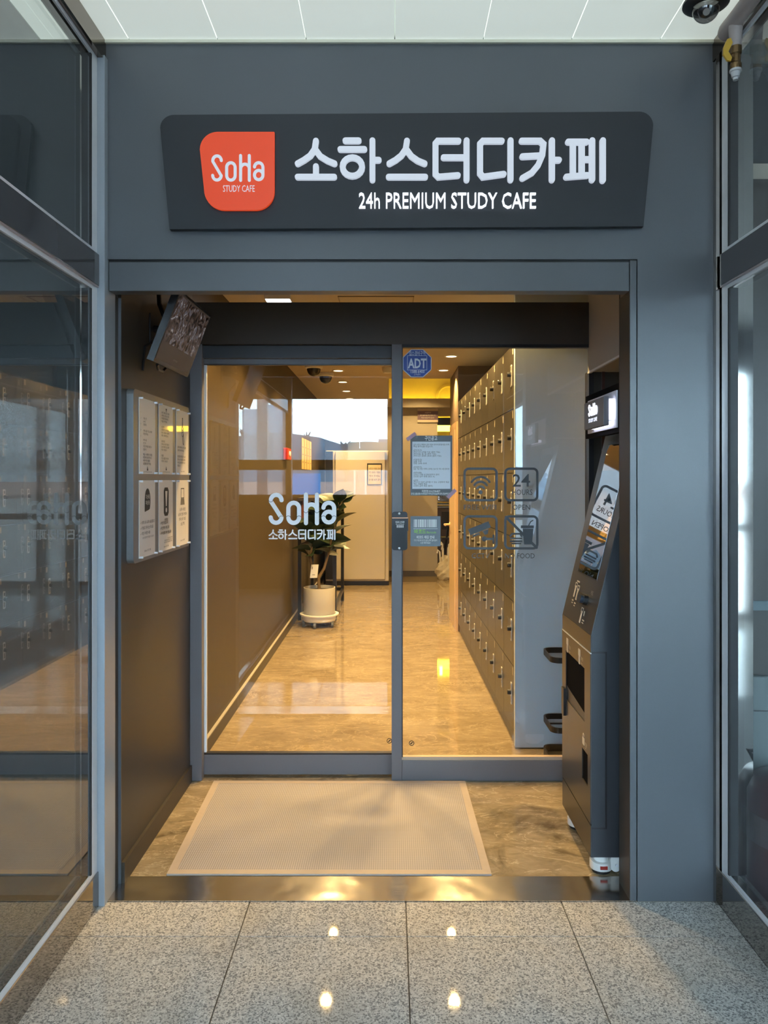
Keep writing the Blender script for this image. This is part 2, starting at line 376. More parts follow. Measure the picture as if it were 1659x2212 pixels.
# --- shop front wall
wf = MB()
wf.box(-1.0446, 1.1856, YF, 2.948, wz(560, YF), 3.17)
wf.box(wx(1377, YF), 1.1856, YF, 2.948, 0, wz(560, YF))
wf.box(-1.0446, -1.0405, YF, 2.943, 0, wz(560, YF))
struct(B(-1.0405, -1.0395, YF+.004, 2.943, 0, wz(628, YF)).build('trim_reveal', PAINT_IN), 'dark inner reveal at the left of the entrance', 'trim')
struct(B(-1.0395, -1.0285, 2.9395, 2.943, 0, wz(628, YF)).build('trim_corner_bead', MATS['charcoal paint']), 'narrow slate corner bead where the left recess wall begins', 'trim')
struct(wf.build('wall_front', PAINT), 'charcoal painted shop front wall around the entrance', 'wall')
# faint panel seam over the sign is real relief
struct(B(wx(1383, YF)-.001, wx(1383, YF)+.001, YF-.0006, YF, wz(240, YF), wz(120, YF)).build('trim_seam', PAINT), 'faint vertical panel seam above the sign', 'trim')
struct(B(-1.0395, wx(1375, YF), YF+.012, 2.93, wz(566, YF), wz(560, YF)).box(wx(1375, YF), wx(1377, YF), YF+.012, 2.93, 0, wz(560, YF)).build('trim_groove', BLACK), 'dark shadow groove around the entrance surround', 'trim')
struct(B(wx(235, YF), wx(1359.5, YF), YF+.002, 2.885, wz(628, YF), wz(566, YF), bev=.001).build('trim_lintel', PAINT), 'charcoal lintel panel over the entrance', 'trim')
struct(B(wx(1361, YF), wx(1375, YF), YF, 2.948, 0, wz(562, YF), bev=.001).build('trim_jamb', PAINT), 'charcoal jamb strip at the right of the entrance', 'trim')
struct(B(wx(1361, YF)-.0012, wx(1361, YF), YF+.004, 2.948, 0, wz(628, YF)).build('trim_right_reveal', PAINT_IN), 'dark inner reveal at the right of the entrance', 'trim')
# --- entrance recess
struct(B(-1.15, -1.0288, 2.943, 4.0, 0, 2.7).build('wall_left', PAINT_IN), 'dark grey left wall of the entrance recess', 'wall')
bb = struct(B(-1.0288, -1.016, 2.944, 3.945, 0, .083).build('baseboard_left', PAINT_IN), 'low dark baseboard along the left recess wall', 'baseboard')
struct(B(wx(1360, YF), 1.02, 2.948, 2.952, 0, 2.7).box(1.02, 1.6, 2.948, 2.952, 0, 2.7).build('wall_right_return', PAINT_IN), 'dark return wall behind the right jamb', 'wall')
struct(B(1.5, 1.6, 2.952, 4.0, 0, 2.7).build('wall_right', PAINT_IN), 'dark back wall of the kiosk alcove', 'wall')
struct(B(1.02, 1.5, 2.952, YD-.001, 2.103, 2.7).box(1.018, 1.03, 2.952, YD-.001, 2.093, 2.103, m=ALU).build('trim_bulkhead', WALLTAN), 'tan bulkhead above the kiosk alcove', 'bulkhead')
struct(B(1.02, 1.045, YD-.02, YD+.06, 0, 2.103, m=BLACK).box(1.045, 1.09, YD, YD+.04, 0, 2.103, m=PAINT_IN).box(1.09, 1.105, YD-.01, YD+.04, 0, 2.103, m=mat('red brown strip', (.08, .03, .02), .4)).box(1.105, 1.5, YD, YD+.04, 0, 2.103, m=HEADER).build('wall_alcove', BLACK), 'dark panelled end wall of the kiosk alcove', 'wall')
# --- interior shell
WALLBR = mat('brown grey wall paint', (.045, .031, .016), .45, spec=.3, noise=(6, .05))
struct(B(-1.2, -1.045, 4.0, 12.4, 0, 2.72).build('wall_interior_left', WALLBR), 'plain grey left wall of the shop corridor', 'wall')
struct(B(-1.045, -1.03, 4.06, 12.2, 0, .085).box(-1.045, -1.027, 4.1, 12.2, .085, .092, m=mat('baseboard lip', (.35, .32, .28), .4)).build('baseboard_interior', PAINT_IN), 'baseboard with pale lip along the shop corridor', 'baseboard')
struct(MB().box(-1.2, 1.6, 2.95, 8.8, 2.70, 2.76).box(-1.2, -.04, 8.8, 12.4, 2.70, 2.76).box(-.04, -.02, 8.8, 12.7, 2.70, 3.2).box(-.04, 1.7, 8.78, 8.8, 2.76, 3.2).box(-.04, 3.2, 8.8, 13.2, 3.2, 3.25).box(1.6, 3.2, 8.78, 20, 2.76, 3.2, m=WALLTAN).box(-1.4, 3.3, 12.7, 20.1, 2.9, 3.0, m=WALLTAN).build('ceiling_shop', CEILIN), 'warm lit ceiling of the shop corridor', 'ceiling')
hz = wz(648, 4.9)
struct(MB().box(-.33, .15, 4.83, 4.835, 2.694, 2.70).box(-.33, -.325, 4.83, 5.28, 2.694, 2.70).box(.145, .15, 4.83, 5.28, 2.694, 2.70).box(-.33, .15, 5.275, 5.28, 2.694, 2.70).build('trim_hatch', mat('hatch line', (.3, .24, .18), .6)), 'thin frame of a ceiling access hatch behind the header', 'hatch')
struct(MB().box(-1.05, wx(945, 12.27), 12.27, 12.4, 0, 2.70).box(wx(945, 12.27), 3.2, 12.27, 12.4, 2.561, 2.70).box(-.04, 3.2, 12.6, 12.7, 2.6, 3.2, m=WALLTAN).build('wall_back', WALLTAN), 'tan back wall at the end of the shop corridor', 'wall')
struct(B(-.05, wx(945, 12.27), 12.255, 12.27, 0, .09).build('baseboard_back', mat('grey base', (.12, .11, .11), .5)), 'grey baseboard along the far back wall', 'baseboard')
struct(B(-.02, 3.2, 12.10, 12.26, 2.68, 2.82).build('trim_cove', WALLTAN), 'tan fascia in front of the glowing ceiling cove', 'cove')
struct(B(.69, 1.32, 7.82, 8.86, 0, 2.70).build('wall_right_room', mat('brown wall board', (.17, .12, .085), .5, noise=(14, .12))), 'brown boarded corner of the room behind the lockers', 'wall')
struct(B(-1.3, 3.3, 20, 20.1, 0, 3.2, m=WALLTAN).box(-1.4, -1.3, 12.3, 20.1, 0, 3.0).box(-1.3, -1.05, 12.3, 12.4, 0, 2.9).box(3.2, 3.3, 8.7, 20, 0, 3.2).box(1.3, 3.2, 8.78, 8.85, 0, 3.2).build('wall_far', WALLTAN), 'tan wall of the far room', 'wall')
struct(B(1.25, 1.62, 4.011, 7.85, 0, 2.7).build('wall_interior_right', WALLTAN), 'right wall behind the lockers', 'wall')
# glossy grey end panel beside the lockers
struct(B(.717, 1.25, 4.42, 4.46, .008, 2.7).build('wall_end_panel', mat('satin grey end panel', (.44, .53, .64), .26, spec=.6, noise=(2.2, .04))), 'satin blue grey end panel behind the fixed glass', 'wall')

# --- door header and frame
struct(B(-1.0288, 1.02, 3.95, 4.06, wz(745, YD), wz(655, YD)).build('trim_header', HEADER), 'dark brown header beam over the glass doors', 'trim')
fm = thing('door_2', (0, YD, 0), 'fixed glass door panel right of the centre post', 'door', kind='structure')
MB().box(wx(846, YD), wx(868, YD), 3.95, 4.0, 0, wz(745, YD), bev=.002).box(-1.0288, wx(438, YD), 3.95, 4.0, 0, wz(745, YD), bev=.002).build('frame', FRAME, fm)
B(wx(868, YD), 1.02, 3.95, 4.0, 0, wz(1640, YD), bev=.002).build('bottom_rail', FRAME, fm)
B(wx(868, YD), 1.02, 3.957, 3.985, wz(1640, YD), wz(1633, YD), m=mat('tan bead', (.5, .38, .28), .35)).build('glazing_bead', None, fm)
B(wx(868, YD), 1.02, 3.952, 3.99, wz(752, YD), wz(745, YD)).box(wx(868, YD), wx(870, YD), 3.955, 3.985, .12, wz(745, YD)).build('gasket', BLACK, fm)
YG = 3.97
def pane(name, x0, x1, y, z0, z1, parent, gm=GLASS, t=.01):
    mb = MB(); mb.add([(x0, y, z0), (x1, y, z0), (x1, y, z1), (x0, y, z1)], [(0, 1, 2, 3)], gm)
    mb.add([(x0, y+t, z0), (x1, y+t, z0), (x1, y+t, z1), (x0, y+t, z1), (x0, y, z0), (x1, y, z0), (x1, y, z1), (x0, y, z1)], [(3, 2, 1, 0), (0, 1, 5, 4), (2, 3, 7, 6), (0, 4, 7, 3), (1, 2, 6, 5)], CLEAR)
    return mb.build(name, gm, parent)
pane('glass_pane', wx(868, YD), 1.02, YG, .12, wz(745, YD), fm)
YS = 4.03
sd = thing('door_1', (0, YS, 0), 'sliding glass door with white shop lettering', 'door', kind='structure')
B(-.985, wx(846, YD), 3.975, 4.05, wz(775, 4.0), wz(748, 4.0), bev=.002).build('track_cover', mat('track slate', (.055, .06, .07), .4), sd)
B(-.985, .05, YS-.015, YS+.02, wz(787, YS), wz(774, YS)).build('top_rail', FRAME, sd)
B(-.985, .05, YS-.02, YS+.02, .010, wz(1628, YS), bev=.002).build('bottom_rail', FRAME, sd)
B(-.985, .05, YS-.016, YS+.016, wz(1628, YS), wz(1624.5, YS)).box(-.985, .05, YS-.012, YS+.02, wz(789, YS), wz(787, YS)).build('gasket', BLACK, sd)
B(wx(438, YS), wx(447, YS), YS-.008, YS+.008, wz(1624, YS), wz(789, YS)).build('edge_strip', mat('frosted edge strip', (.90, .92, .95), .35, noise=(20, .02)), sd)
pane('glass_pane', wx(447, YS), .05, YS, wz(1625, YS), wz(788, YS), sd)

# --- logo and Korean lettering as strokes
def arc(cx, cy, r, a0, a1, n=10, ry=None):
    ry = ry or r
    return [(cx+r*math.cos(math.radians(a0+(a1-a0)*k/n)), cy+ry*math.sin(math.radians(a0+(a1-a0)*k/n))) for k in range(n+1)]
# coordinates: x 0..530, y up 0..258 (units of one vinyl logo, stroke 33)
def logo_strokes():
    Y = lambda v: 1428-v
    S = []
    S.append(arc(633-572, Y(1230), 42, 0, 180)); S.append([(591-572, Y(1238)), (668-572, Y(1358))]); S.append(arc(632-572, Y(1365), 42, -180, 0))
    S.append([(728-572, Y(1362))]+arc(770-572, Y(1292), 42, 180, 0)+[(812-572, Y(1362))]); S.append(arc(770-572, Y(1366), 42, -180, 0))
    S.append([(866-572, Y(1185)), (866-572, Y(1410))]); S.append([(952-572, Y(1185)), (952-572, Y(1410))]); S.append(arc(909-572, Y(1306), 43, 0, 180))
    S.append([(1087-572, Y(1362)), (1087-572, Y(1292))]+arc(1045-572, Y(1292), 42, 0, 175)); S.append(arc(1045-572, Y(1362), 42, 0, 360, 20))
    return S
def logo_gaps():
    Y = lambda v: 1428-v
    return [arc(591-572, Y(1228), 17, -170, 10, 6), arc(674-572, Y(1370), 17, 30, 190, 6), arc(728-572, Y(1370), 18, 20, 160, 6), arc(812-572, Y(1370), 18, 20, 160, 6), arc(866-572, Y(1312), 17, -165, -10, 6), arc(952-572, Y(1312), 17, -170, -15, 6), arc(1003-572, Y(1370), 18, 20, 160, 6), arc(1087-572, Y(1370), 18, 20, 160, 6)]
def logo(mb, fr, x0, y0, wdt, hgt, d0, d1, m=None, cw=33):
    sx, sy = wdt/530, hgt/258
    for st in logo_strokes(): mb.stroke(fr, [(x0+a*sx, y0+b*sy) for a, b in st], cw*sx, d0, d1, m)
HANGUL = [
 [(538,132),(534,158),(520,178),(500,192),(480,203)], [(537,160),(552,180),(575,194),(597,203)], [(538,212),(538,245)], [(480,245),(596,245)],
 [(632,131),(674,131)], [(616,158),(692,158)], 'O', [(718,131),(718,254)], [(718,192),(738,192)],
 [(828,132),(824,158),(810,178),(792,192),(772,203)], [(827,160),(842,180),(862,194),(884,203)], [(770,245),(886,245)],
 [(992,132),(926,132),(919,140),(919,236),(928,245),(990,240)], [(945,184),(1018,184)], [(1018,131),(1018,254)],
 [(1130,132),(1070,132),(1061,141),(1061,234),(1070,245),(1136,236)], [(1158,131),(1158,254)],
 [(1194,132),(1252,132),(1263,142),(1259,178),(1246,208),(1226,232),(1196,249)], [(1196,181),(1254,178)], [(1290,131),(1290,254)], [(1290,192),(1312,192)],
 [(1342,135),(1400,135)], [(1357,140),(1357,240)], [(1385,140),(1385,240)], [(1336,245),(1402,240)], [(1396,190),(1418,190)], [(1418,131),(1418,254)], [(1452,131),(1452,256)]]
def hangul(mb, fr, x0, y0, wdt, hgt, d0, d1, m=None, sw=21):
    sx, sy = wdt/(1464-468), hgt/(268-119)
    for st in HANGUL:
        pts = arc(654, 213, 31, 0, 360, 20, 29) if st == 'O' else st
        mb.stroke(fr, [(x0+(a-468)*sx, y0+(268-b)*sy) for a, b in pts], sw*(sx+sy)/2, d0, d1, m)
# lettering on the sliding door
fd = front(0, YS-.002, 0); px = lambda v: wx(v, YS); pz = lambda v: wz(v, YS)
mb = MB(); logo(mb, fd, px(580), pz(1135), px(726)-px(580), pz(1064)-pz(1135), 0, .001)
mb.build('logo_lettering', VINYL, sd)
mb = MB()
s_ = (px(726)-px(580))/530
for g in logo_gaps(): mb.stroke(fd, [(px(580)+a*s_, pz(1135)+b*(pz(1064)-pz(1135))/258) for a, b in g], 3.2*s_, .0012, .0016, cap='s')
mb.build('logo_joints', mat('joint line', (.05, .055, .06), .5), sd)
mb = MB(); hangul(mb, fd, px(580), pz(1167), px(725)-px(580), pz(1143)-pz(1167), 0, .001, sw=19); mb.build('name_lettering', VINYL, sd)
def seal(parent, cx_, cy_, Y):
    fr = front(0, Y-.002, 0); mb = MB(); r = 5*Y/F
    mb.stroke(fr, [(wx(cx_, Y)+a, wz(cy_, Y)+b) for a, b in arc(0, 0, r, 0, 360, 16)], r*.28, 0, .0006, cap='s'); mb.stroke(fr, [(wx(cx_, Y)-r*.35, wz(cy_, Y)-r*.3), (wx(cx_, Y)+r*.35, wz(cy_, Y)+r*.3)], r*.45, 0, .0006)
    mb.build('glass_seal', INK, parent)
seal(sd, 841, 1600, YS); seal(fm, 889, 1605, YG)

# --- pictograms on the fixed glass
fg = front(0, YG-.0015, 0); qx = lambda v: wx(v, YG); qz = lambda v: wz(v, YG); u = YG/F
def rrect(x0, x1, y0, y1, r, n=6):
    return arc(x1-r, y1-r, r, 0, 90, n)+arc(x0+r, y1-r, r, 90, 180, n)+arc(x0+r, y0+r, r, 180, 270, n)+arc(x1-r, y0+r, r, 270, 360, n)
def icon(name, x0, y0, x1, y1, fill):
    mb = MB(); p = rrect(qx(x0+2.5), qx(x1-2.5), qz(y1-2.5), qz(y0+2.5), 9*u); mb.stroke(fg, p+p[:1], 5*u, 0, .0006, cap='r', seg=3)
    fill(mb, (x0+x1)/2, (y0+y1)/2); return mb.build(name, VINYLG, fm)
S2 = lambda mb, pts, w_, **k: mb.stroke(fg, [(qx(a), qz(b)) for a, b in pts], w_*u, 0, .0006, **k)
P2 = lambda mb, pts: mb.poly(fg, [(qx(a), qz(b)) for a, b in pts], 0, .0006)
def wifi(mb, cx, cy):
    for r in (26, 18, 10): S2(mb, [(cx+r*math.cos(math.radians(t)), cy+16-1.35*r*math.sin(math.radians(t))*.95+1) for t in range(42, 139, 8)], 4.6)
    P2(mb, [(cx+4.6*math.cos(k*PI/6), cy+17+4.6*math.sin(k*PI/6)) for k in range(12)])
    mb.text(fg, 'FREE WIFI', qx(cx-1), qz(1101), 11*u, w=70*u, d0=0, bold=.004)
def open24(mb, cx, cy):
    mb.text(fg, '24', qx(cx), qz(1051), 27*u, w=38*u, d0=0, bold=.008); mb.text(fg, 'HOURS', qx(cx+2), qz(1069), 12*u, w=44*u, d0=0, bold=.004); mb.text(fg, 'OPEN', qx(cx), qz(1101), 11*u, w=38*u, d0=0, bold=.004)
def cctvi(mb, cx, cy):
    R = lambda a, b: (cx-2+a*.92+b*.36, cy-8-a*.36+b*.92)
    P2(mb, [R(-24, -8), R(24, -8), R(24, 6), R(-24, 6)]); P2(mb, [R(-20, 8), R(-4, 8), R(-4, 12), R(-20, 12)])
    P2(mb, [R(4, 8), R(18, 8), R(12, 17), R(6, 17)]); S2(mb, [(cx+8, cy+14), (cx+26, cy+14)], 5); S2(mb, [(cx+28, cy+7), (cx+28, cy+22)], 4.5)
    mb.stroke(fg, [(qx(cx+8)+a, qz(cy+14)+b) for a, b in arc(0, 0, 4*u, 0, 360, 10)], 3*u, 0, .0006)
    mb.text(fg, 'CCTV', qx(cx), qz(1206), 11*u, w=38*u, d0=0, bold=.004)
def nofood(mb, cx, cy):
    S2(mb, [(cx-33, cy-33), (cx+33, cy+33)], 5.5)
    P2(mb, [(cx+3, cy-8), (cx+26, cy-8), (cx+23, cy+26), (cx+6, cy+26)]); P2(mb, [(cx-1, cy-15), (cx+27, cy-15), (cx+27, cy-9), (cx-1, cy-9)])
    S2(mb, [(cx+16, cy-15), (cx+20, cy-23), (cx+25, cy-26)], 2.2)
    S2(mb, [(cx-24, cy+8), (cx-20, cy+3), (cx-2, cy+3), (cx, cy+8)], 4); S2(mb, [(cx-23, cy+13), (cx, cy+13)], 3.4); S2(mb, [(cx-23, cy+19), (cx, cy+19)], 4.2); S2(mb, [(cx-20, cy+24), (cx-2, cy+24)], 3.4)
    mb.text(fg, 'NO FOOD', qx(cx-3), qz(1206), 11*u, w=64*u, d0=0, bold=.004)
icon('wifi_pictogram', 1001, 1010, 1075, 1083, wifi); icon('hours_pictogram', 1089, 1010, 1163, 1083, open24)
icon('camera_pictogram', 1001, 1113, 1075, 1187, cctvi); icon('food_pictogram', 1089, 1113, 1163, 1187, nofood)

# --- glazed side walls of the lobby
def side_glazing(name, X, sgn, label):
    r = thing(name, (X, 1.4, 0), label, 'window', kind='structure'); o_ = lambda d: X-sgn*d       # d>0 towards the walkway
    ya, yb = 0.0, 2.76
    for k, d in enumerate((0, -.024)):
        for z0, z1 in ((.14, 2.25), (2.364, 3.066)):
            mb = MB(); xx = o_(d); q = [(xx, ya, z0), (xx, yb, z0), (xx, yb, z1), (xx, ya, z1)]
            mb.add(q, [(0, 1, 2, 3) if sgn > 0 else (3, 2, 1, 0)], GLASS_S if k == 0 else GLASS_S2); xx2 = o_(d-.006)
            mb.add([(xx2, y_, z_) for _, y_, z_ in q], [(3, 2, 1, 0)], CLEAR); mb.build('glass_pane', None, r)
    B(o_(.012), o_(-.04), ya, 2.79, 2.25, 2.364, bev=.002).build('transom', BLKMIRROR, r)
    B(o_(.010), o_(-.04), ya, 2.79, 2.244, 2.25).build('transom_lip', mat('rosy aluminium', (.5, .44, .44), .35, .5), r)
    B(o_(.009), o_(-.05), ya, YF, 0, .126, bev=.002).build('base_plinth', MIRROR, r)
    g = MB()
    for z0, z1 in ((.126, 2.244), (2.364, 3.08)):
        g.box(o_(.004), o_(-.004), ya, 2.79, z0, z0+.014).box(o_(.004), o_(-.004), ya, 2.79, z1-.014, z1).box(o_(.004), o_(-.004), 2.744, 2.79, z0+.014, z1-.014)
    g.build('glazing_bead', ALU, r)
    g = MB()
    for z0, z1 in ((.140, 2.230), (2.378, 3.066)): g.box(o_(.003), o_(-.03), 2.734, 2.744, z0, z1)
    g.build('gasket', RUBBER, r)
    B(o_(.024), o_(-.05), ya, YF, 3.08, 3.157).build('head_rail', mat('brown mirror steel', (.22, .18, .15), .12, 1), r)
    B(o_(.03), o_(-.06), ya-.10, ya, 0, 3.157).build('end_post', mat('satin steel', (.4, .4, .4), .3, .8), r)
    B(o_(-.03), o_(-.10 if sgn > 0 else -.05), 2.77, 2.83, .126, 3.08).build('inner_post', MIRROR, r)
    return r
side_glazing('window_1', -1.067, -1, 'tall glazed shopfront along the left of the walkway')
wr = side_glazing('window_2', 1.2065, 1, 'tall glazed shopfront along the right of the walkway')
B(1.1858, 1.2065, 2.80, 2.83, 0, 3.157).build('corner_post', MIRROR, wr)
struct(B(-1.10, -1.0365, 2.792, 2.90, 0, wz(118, 2.79), bev=.001).build('trim_corner_post', mat('satin slate post', (.30, .34, .38), .28, spec=.9, noise=(200, .04))), 'narrow slate corner post left of the shop front', 'post')
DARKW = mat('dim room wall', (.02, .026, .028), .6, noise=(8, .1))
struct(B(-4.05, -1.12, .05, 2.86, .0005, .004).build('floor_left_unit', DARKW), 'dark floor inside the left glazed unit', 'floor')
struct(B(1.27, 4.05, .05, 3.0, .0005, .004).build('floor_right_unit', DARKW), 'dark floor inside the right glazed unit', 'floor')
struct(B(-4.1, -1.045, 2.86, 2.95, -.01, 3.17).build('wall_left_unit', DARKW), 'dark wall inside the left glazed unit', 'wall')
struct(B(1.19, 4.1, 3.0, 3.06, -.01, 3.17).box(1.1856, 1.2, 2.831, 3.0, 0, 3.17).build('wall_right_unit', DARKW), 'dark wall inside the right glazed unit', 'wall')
struct(B(-4.15, -4.05, -2.9, 2.95, 0, 3.17).build('wall_lobby_left', mat('lobby wall', (.12, .12, .115), .6)), 'grey end wall of the lobby to the left', 'wall')
struct(B(4.05, 4.15, -2.9, 3.06, 0, 3.17).build('wall_lobby_right', MATS['lobby wall']), 'grey end wall of the lobby to the right', 'wall')
# --- wall and windows behind the camera, seen mirrored in the glass
wb = MB(); y0, y1 = -2.95, -2.8
wb.box(-4.1, 1.75, y0, y1, 0, 1.31).box(3.9, 4.1, y0, y1, 0, 1.31).box(-4.1, 4.1, y0, y1, 2.707, 3.17).box(-4.1, -3.9, y0, y1, 1.31, 2.707).box(-.04, 1.75, y0, y1, 1.31, 2.707).box(3.9, 4.1, y0, y1, 1.31, 2.707)
struct(wb.build('wall_street', mat('lobby street wall', (.07, .066, .06), .6)), 'grey lobby wall facing the street behind the walkway', 'wall')
for k, (a, b, ms) in enumerate(((-3.9, -.04, (-3.1, -1.8125)), (1.75, 3.9, (2.8,)))):
    r = thing('window_%d' % (3+k), ((a+b)/2, -2.87, 1.31), 'street window band seen mirrored in the %s' % ('sliding glass door' if k == 0 else 'fixed glass panel'), 'window', kind='structure')
    zb = 1.31 if k == 0 else 0.0
    for z0, z1 in ((1.68, 1.823) if k == 0 else (.98, 1.06), (zb, zb+(.02 if k == 0 else .10)), (2.69, 2.707)): B(a, b, -2.92, -2.83, z0, z1).build('frame', mat('window frame grey', (.12, .11, .10), .45), r)
    for m_ in ms: B(m_-.0725, m_+.0725, -2.925, -2.825, zb, 2.707).build('mullion', MATS['window frame grey'], r)
    MB().add([(a, -2.88, zb+.02), (b, -2.88, zb+.02), (b, -2.88, 2.69), (a, -2.88, 2.69)], [(0, 1, 2, 3)], GLASSW).build('pane', GLASSW, r)

# ================================================================== OBJECTS
# --- main sign
YB = YF-.035
X_ = lambda v: wx(v, YB); Z_ = lambda v: wz(v, YB)
sg = thing('shop_sign', (X_(878), YF, Z_(495)), 'long charcoal sign board with backlit white Korean letters above the entrance', 'sign')
fs = front(0, YB, 0)
def sp(pts): return [(X_(a), Z_(b)) for a, b in pts]
def corner(cx, cy, r, a0, a1): return [(cx+r*math.cos(math.radians(t)), cy-r*math.sin(math.radians(t))) for t in range(a0, a1+1, 10)]
outline = [(366, 494), (347, 285)]+corner(376, 277, 30, 170, 90)[::1] if False else None
pts = [(366, 495)]+[(346+ (30-30*math.cos(math.radians(t))), 276-28*math.sin(math.radians(t))) for t in range(0, 91, 10)]+[(1381+30*math.sin(math.radians(t)), 241+30-30*math.cos(math.radians(t))) for t in range(0, 91, 10)]+[(1390, 489)]
MB().poly(fs, sp(pts), -.022, 0).build('board', SIGNBD, sg)
pl = MB().poly(fs, sp([(594, 289)]+[(434+38-38*math.sin(math.radians(t)), 289+38-38*math.cos(math.radians(t))) for t in range(0, 91, 9)]+[(443+44-44*math.cos(math.radians(t)), 457-44+44*math.sin(math.radians(t))) for t in range(0, 91, 9)]+[(594-40+40*math.sin(math.radians(t)), 457-40+40*math.cos(math.radians(t))) for t in range(0, 91, 9)]), .004, .016).build('logo_panel', LITR, sg)
mb = MB(); logo(mb, fs, X_(458), Z_(398), X_(573)-X_(458), Z_(337)-Z_(398), .0165, .019, cw=29); mb.text(fs, 'STUDY CAFE', X_(518), Z_(418), Z_(404)-Z_(418), w=X_(552)-X_(484), d0=.0165, d1=.018, bold=-.004); mb.build('logo_lettering', LIT, pl)
mb = MB(); hangul(mb, fs, X_(636), Z_(401), X_(1308)-X_(636), Z_(299)-Z_(401), .004, .016, sw=18.5); mb.build('korean_lettering', LIT, sg)
mb = MB(); mb.text(fs, '24h PREMIUM STUDY CAFE', X_(966), Z_(452), Z_(418)-Z_(452), w=X_(1157)-X_(776), d0=.004, d1=.014, bold=0.0); mb.build('english_lettering', LITS, sg)
for (xa, xb) in ((392, 402), (1358, 1368)): B(X_(xa), X_(xb), YF-.010, YF-.005, Z_(470), Z_(400)).build('back_light', LEDW, sg)
# --- kiosk
kx, ky0, ky1 = .78, 3.0, 3.49
kk = thing('ticket_kiosk', (.95, 3.245, 0), 'tall black ticket kiosk with slanted touch screen on white casters', 'kiosk')
prof = [(.785, .075), (.785, .94), (.98, 1.75), (1.03, 1.755), (1.30, 1.70), (1.30, .075)]
side = Fr((0, ky0, 0), (1, 0, 0), (0, 0, 1))
MB().poly(side, prof, 0, -(ky1-ky0)).build('body', KIOSK, kk)
ff = Fr((.785, ky1, 0), (0, -1, 0), (0, 0, 1)); W_ = ky1-ky0      # lower front, faces -X, u from far to near
dr = MB()
# door front face with a tray slot and a cash slot left open
hx0, hx1, hz0, hz1 = .07, .40, .575, .79
tx0, tx1, tz0, tz1 = .36, .45, .335, .46
def frame_with_holes(mb, fr, x0, x1, y0, y1, holes, d0, d1):
    xs_ = sorted({x0, x1, *[h[0] for h in holes], *[h[1] for h in holes]}); ys_ = sorted({y0, y1, *[h[2] for h in holes], *[h[3] for h in holes]})
    for a, b in zip(xs_, xs_[1:]):
        for c, d in zip(ys_, ys_[1:]):
            if not any(h[0] <= a and b <= h[1] and h[2] <= c and d <= h[3] for h in holes): mb.rect(fr, a, b, c, d, d0, d1)
frame_with_holes(dr, ff, 0, W_, .205, .868, [(hx0, hx1, hz0, hz1), (tx0, tx1, tz0, tz1)], .0005, .005)
dro = dr.build('front_door', KIOSKF, kk)
MB().rect(ff, hx0, hx1, hz0, hz1, .0004, .0008).rect(ff, tx0, tx1, tz0, tz1, .0004, .0008).build('slot_shade', mat('slot shade black', (.003, .004, .007), .9, spec=.05), dro)  # flat black sheets paint the shade inside the two slots
MB().poly(Fr((0, 0, 0), (0, -1, 0), (0, 0, 1)), [(-ky1+hx0, hz0), (-ky1+hx1, hz0), (-ky1+hx1, hz0+.03), (-ky1+hx0, hz0+.06)], -.786, -.784).build('tray_lip', KIOSK, dro)
MB().rect(ff, .035, .075, .50, .62, .005, .016).build('handle', BLACK, dro)
for za, zb in ((.874, .94), (.075, .198)): MB().rect(ff, 0, W_, za, zb, .0005, .004).build('front_panel', KIOSKF, kk)
MB().rect(ff, 0, W_, .868, .871, .0, .006, m=ALU).build('edge_strip', ALU, kk)
MB().box(.785, .845, ky0-.0008, ky0, .870, .877).box(.838, .845, ky0-.0008, ky0, .185, .877).box(.785, .845, ky0-.0008, ky0, .185, .192).build('door_seam', BLACK, kk)
sl = Vector((.98-.785, 0, 1.75-.94)).normalized(); fsn = Fr((.785, ky1, .94), (0, -1, 0), sl); L_ = math.hypot(.195, .81)
MB().rect(fsn, 0, W_, 0, L_, .0005, .003).build('slant_panel', mat('kiosk slant grey', (.075, .074, .072), .34, .3, noise=(300, .1)), kk)
sc_ = MB().rect(fsn, .094, .398, .21, .78, .003, .005).build('screen', mat('dark mirror screen', (.62, .63, .64), .02, 1.0), kk)
MB().rect(fsn, .088, .404, .204, .786, .003, .0042).build('screen_bezel', BLACK, kk)
cr = MB().poly(fsn, rrect(.225, .345, .093, .135, .018), .003, .02).build('card_reader', BLACK, kk)
MB().poly(fsn, rrect(.285, .342, .097, .131, .016), .02, .034).build('reader_hood', mat('reader blue black', (.03, .045, .07), .25), cr)
ic = MB()
def blk(fr, x, y, w_, h_): ic.rect(fr, x, x+w_, y, y+h_, .0052, .0058)
for (x, y) in ((.105, .085), (.15, .078)):
    blk(fsn, x, y+.055, .034, .004); blk(fsn, x, y+.072, .034, .004); blk(fsn, x, y+.055, .004, .02); blk(fsn, x+.03, y+.055, .004, .02); blk(fsn, x+.007, y+.012, .021, .05); blk(fsn, x+.003, y-.006, .026, .006); blk(fsn, x+.005, y-.016, .02, .004)
blk(fsn, .12, .165, .045, .006)
blk(fsn, .285, .075, .034, .004); blk(fsn, .285, .058, .034, .004); blk(fsn, .285, .058, .004, .02); blk(fsn, .315, .058, .004, .02); blk(fsn, .293, .015, .02, .05); blk(fsn, .333, .05, .014, .02); blk(fsn, .333, .03, .03, .005); blk(fsn, .333, .02, .026, .004)
ic.text(fsn, '카드', .40, .145, .014, align='R', d0=.0056); 
for (x, y, s1, s2) in ((.085, .80, '카드 안내', 'Receipt'), (.30, .80, '영수증', 'Ticket')):
    ic.poly(ff, rrect(x, x+.035, y+.02, y+.05, .006), .0052, .0058); blk(ff, x+.007, y-.012, .02, .034); ic.text(ff, s1, x+.042, y+.012, .012, align='L', d0=.0056, maxw=.035); ic.text(ff, s2, x+.042, y-.004, .007, align='L', d0=.0056, maxw=.04)
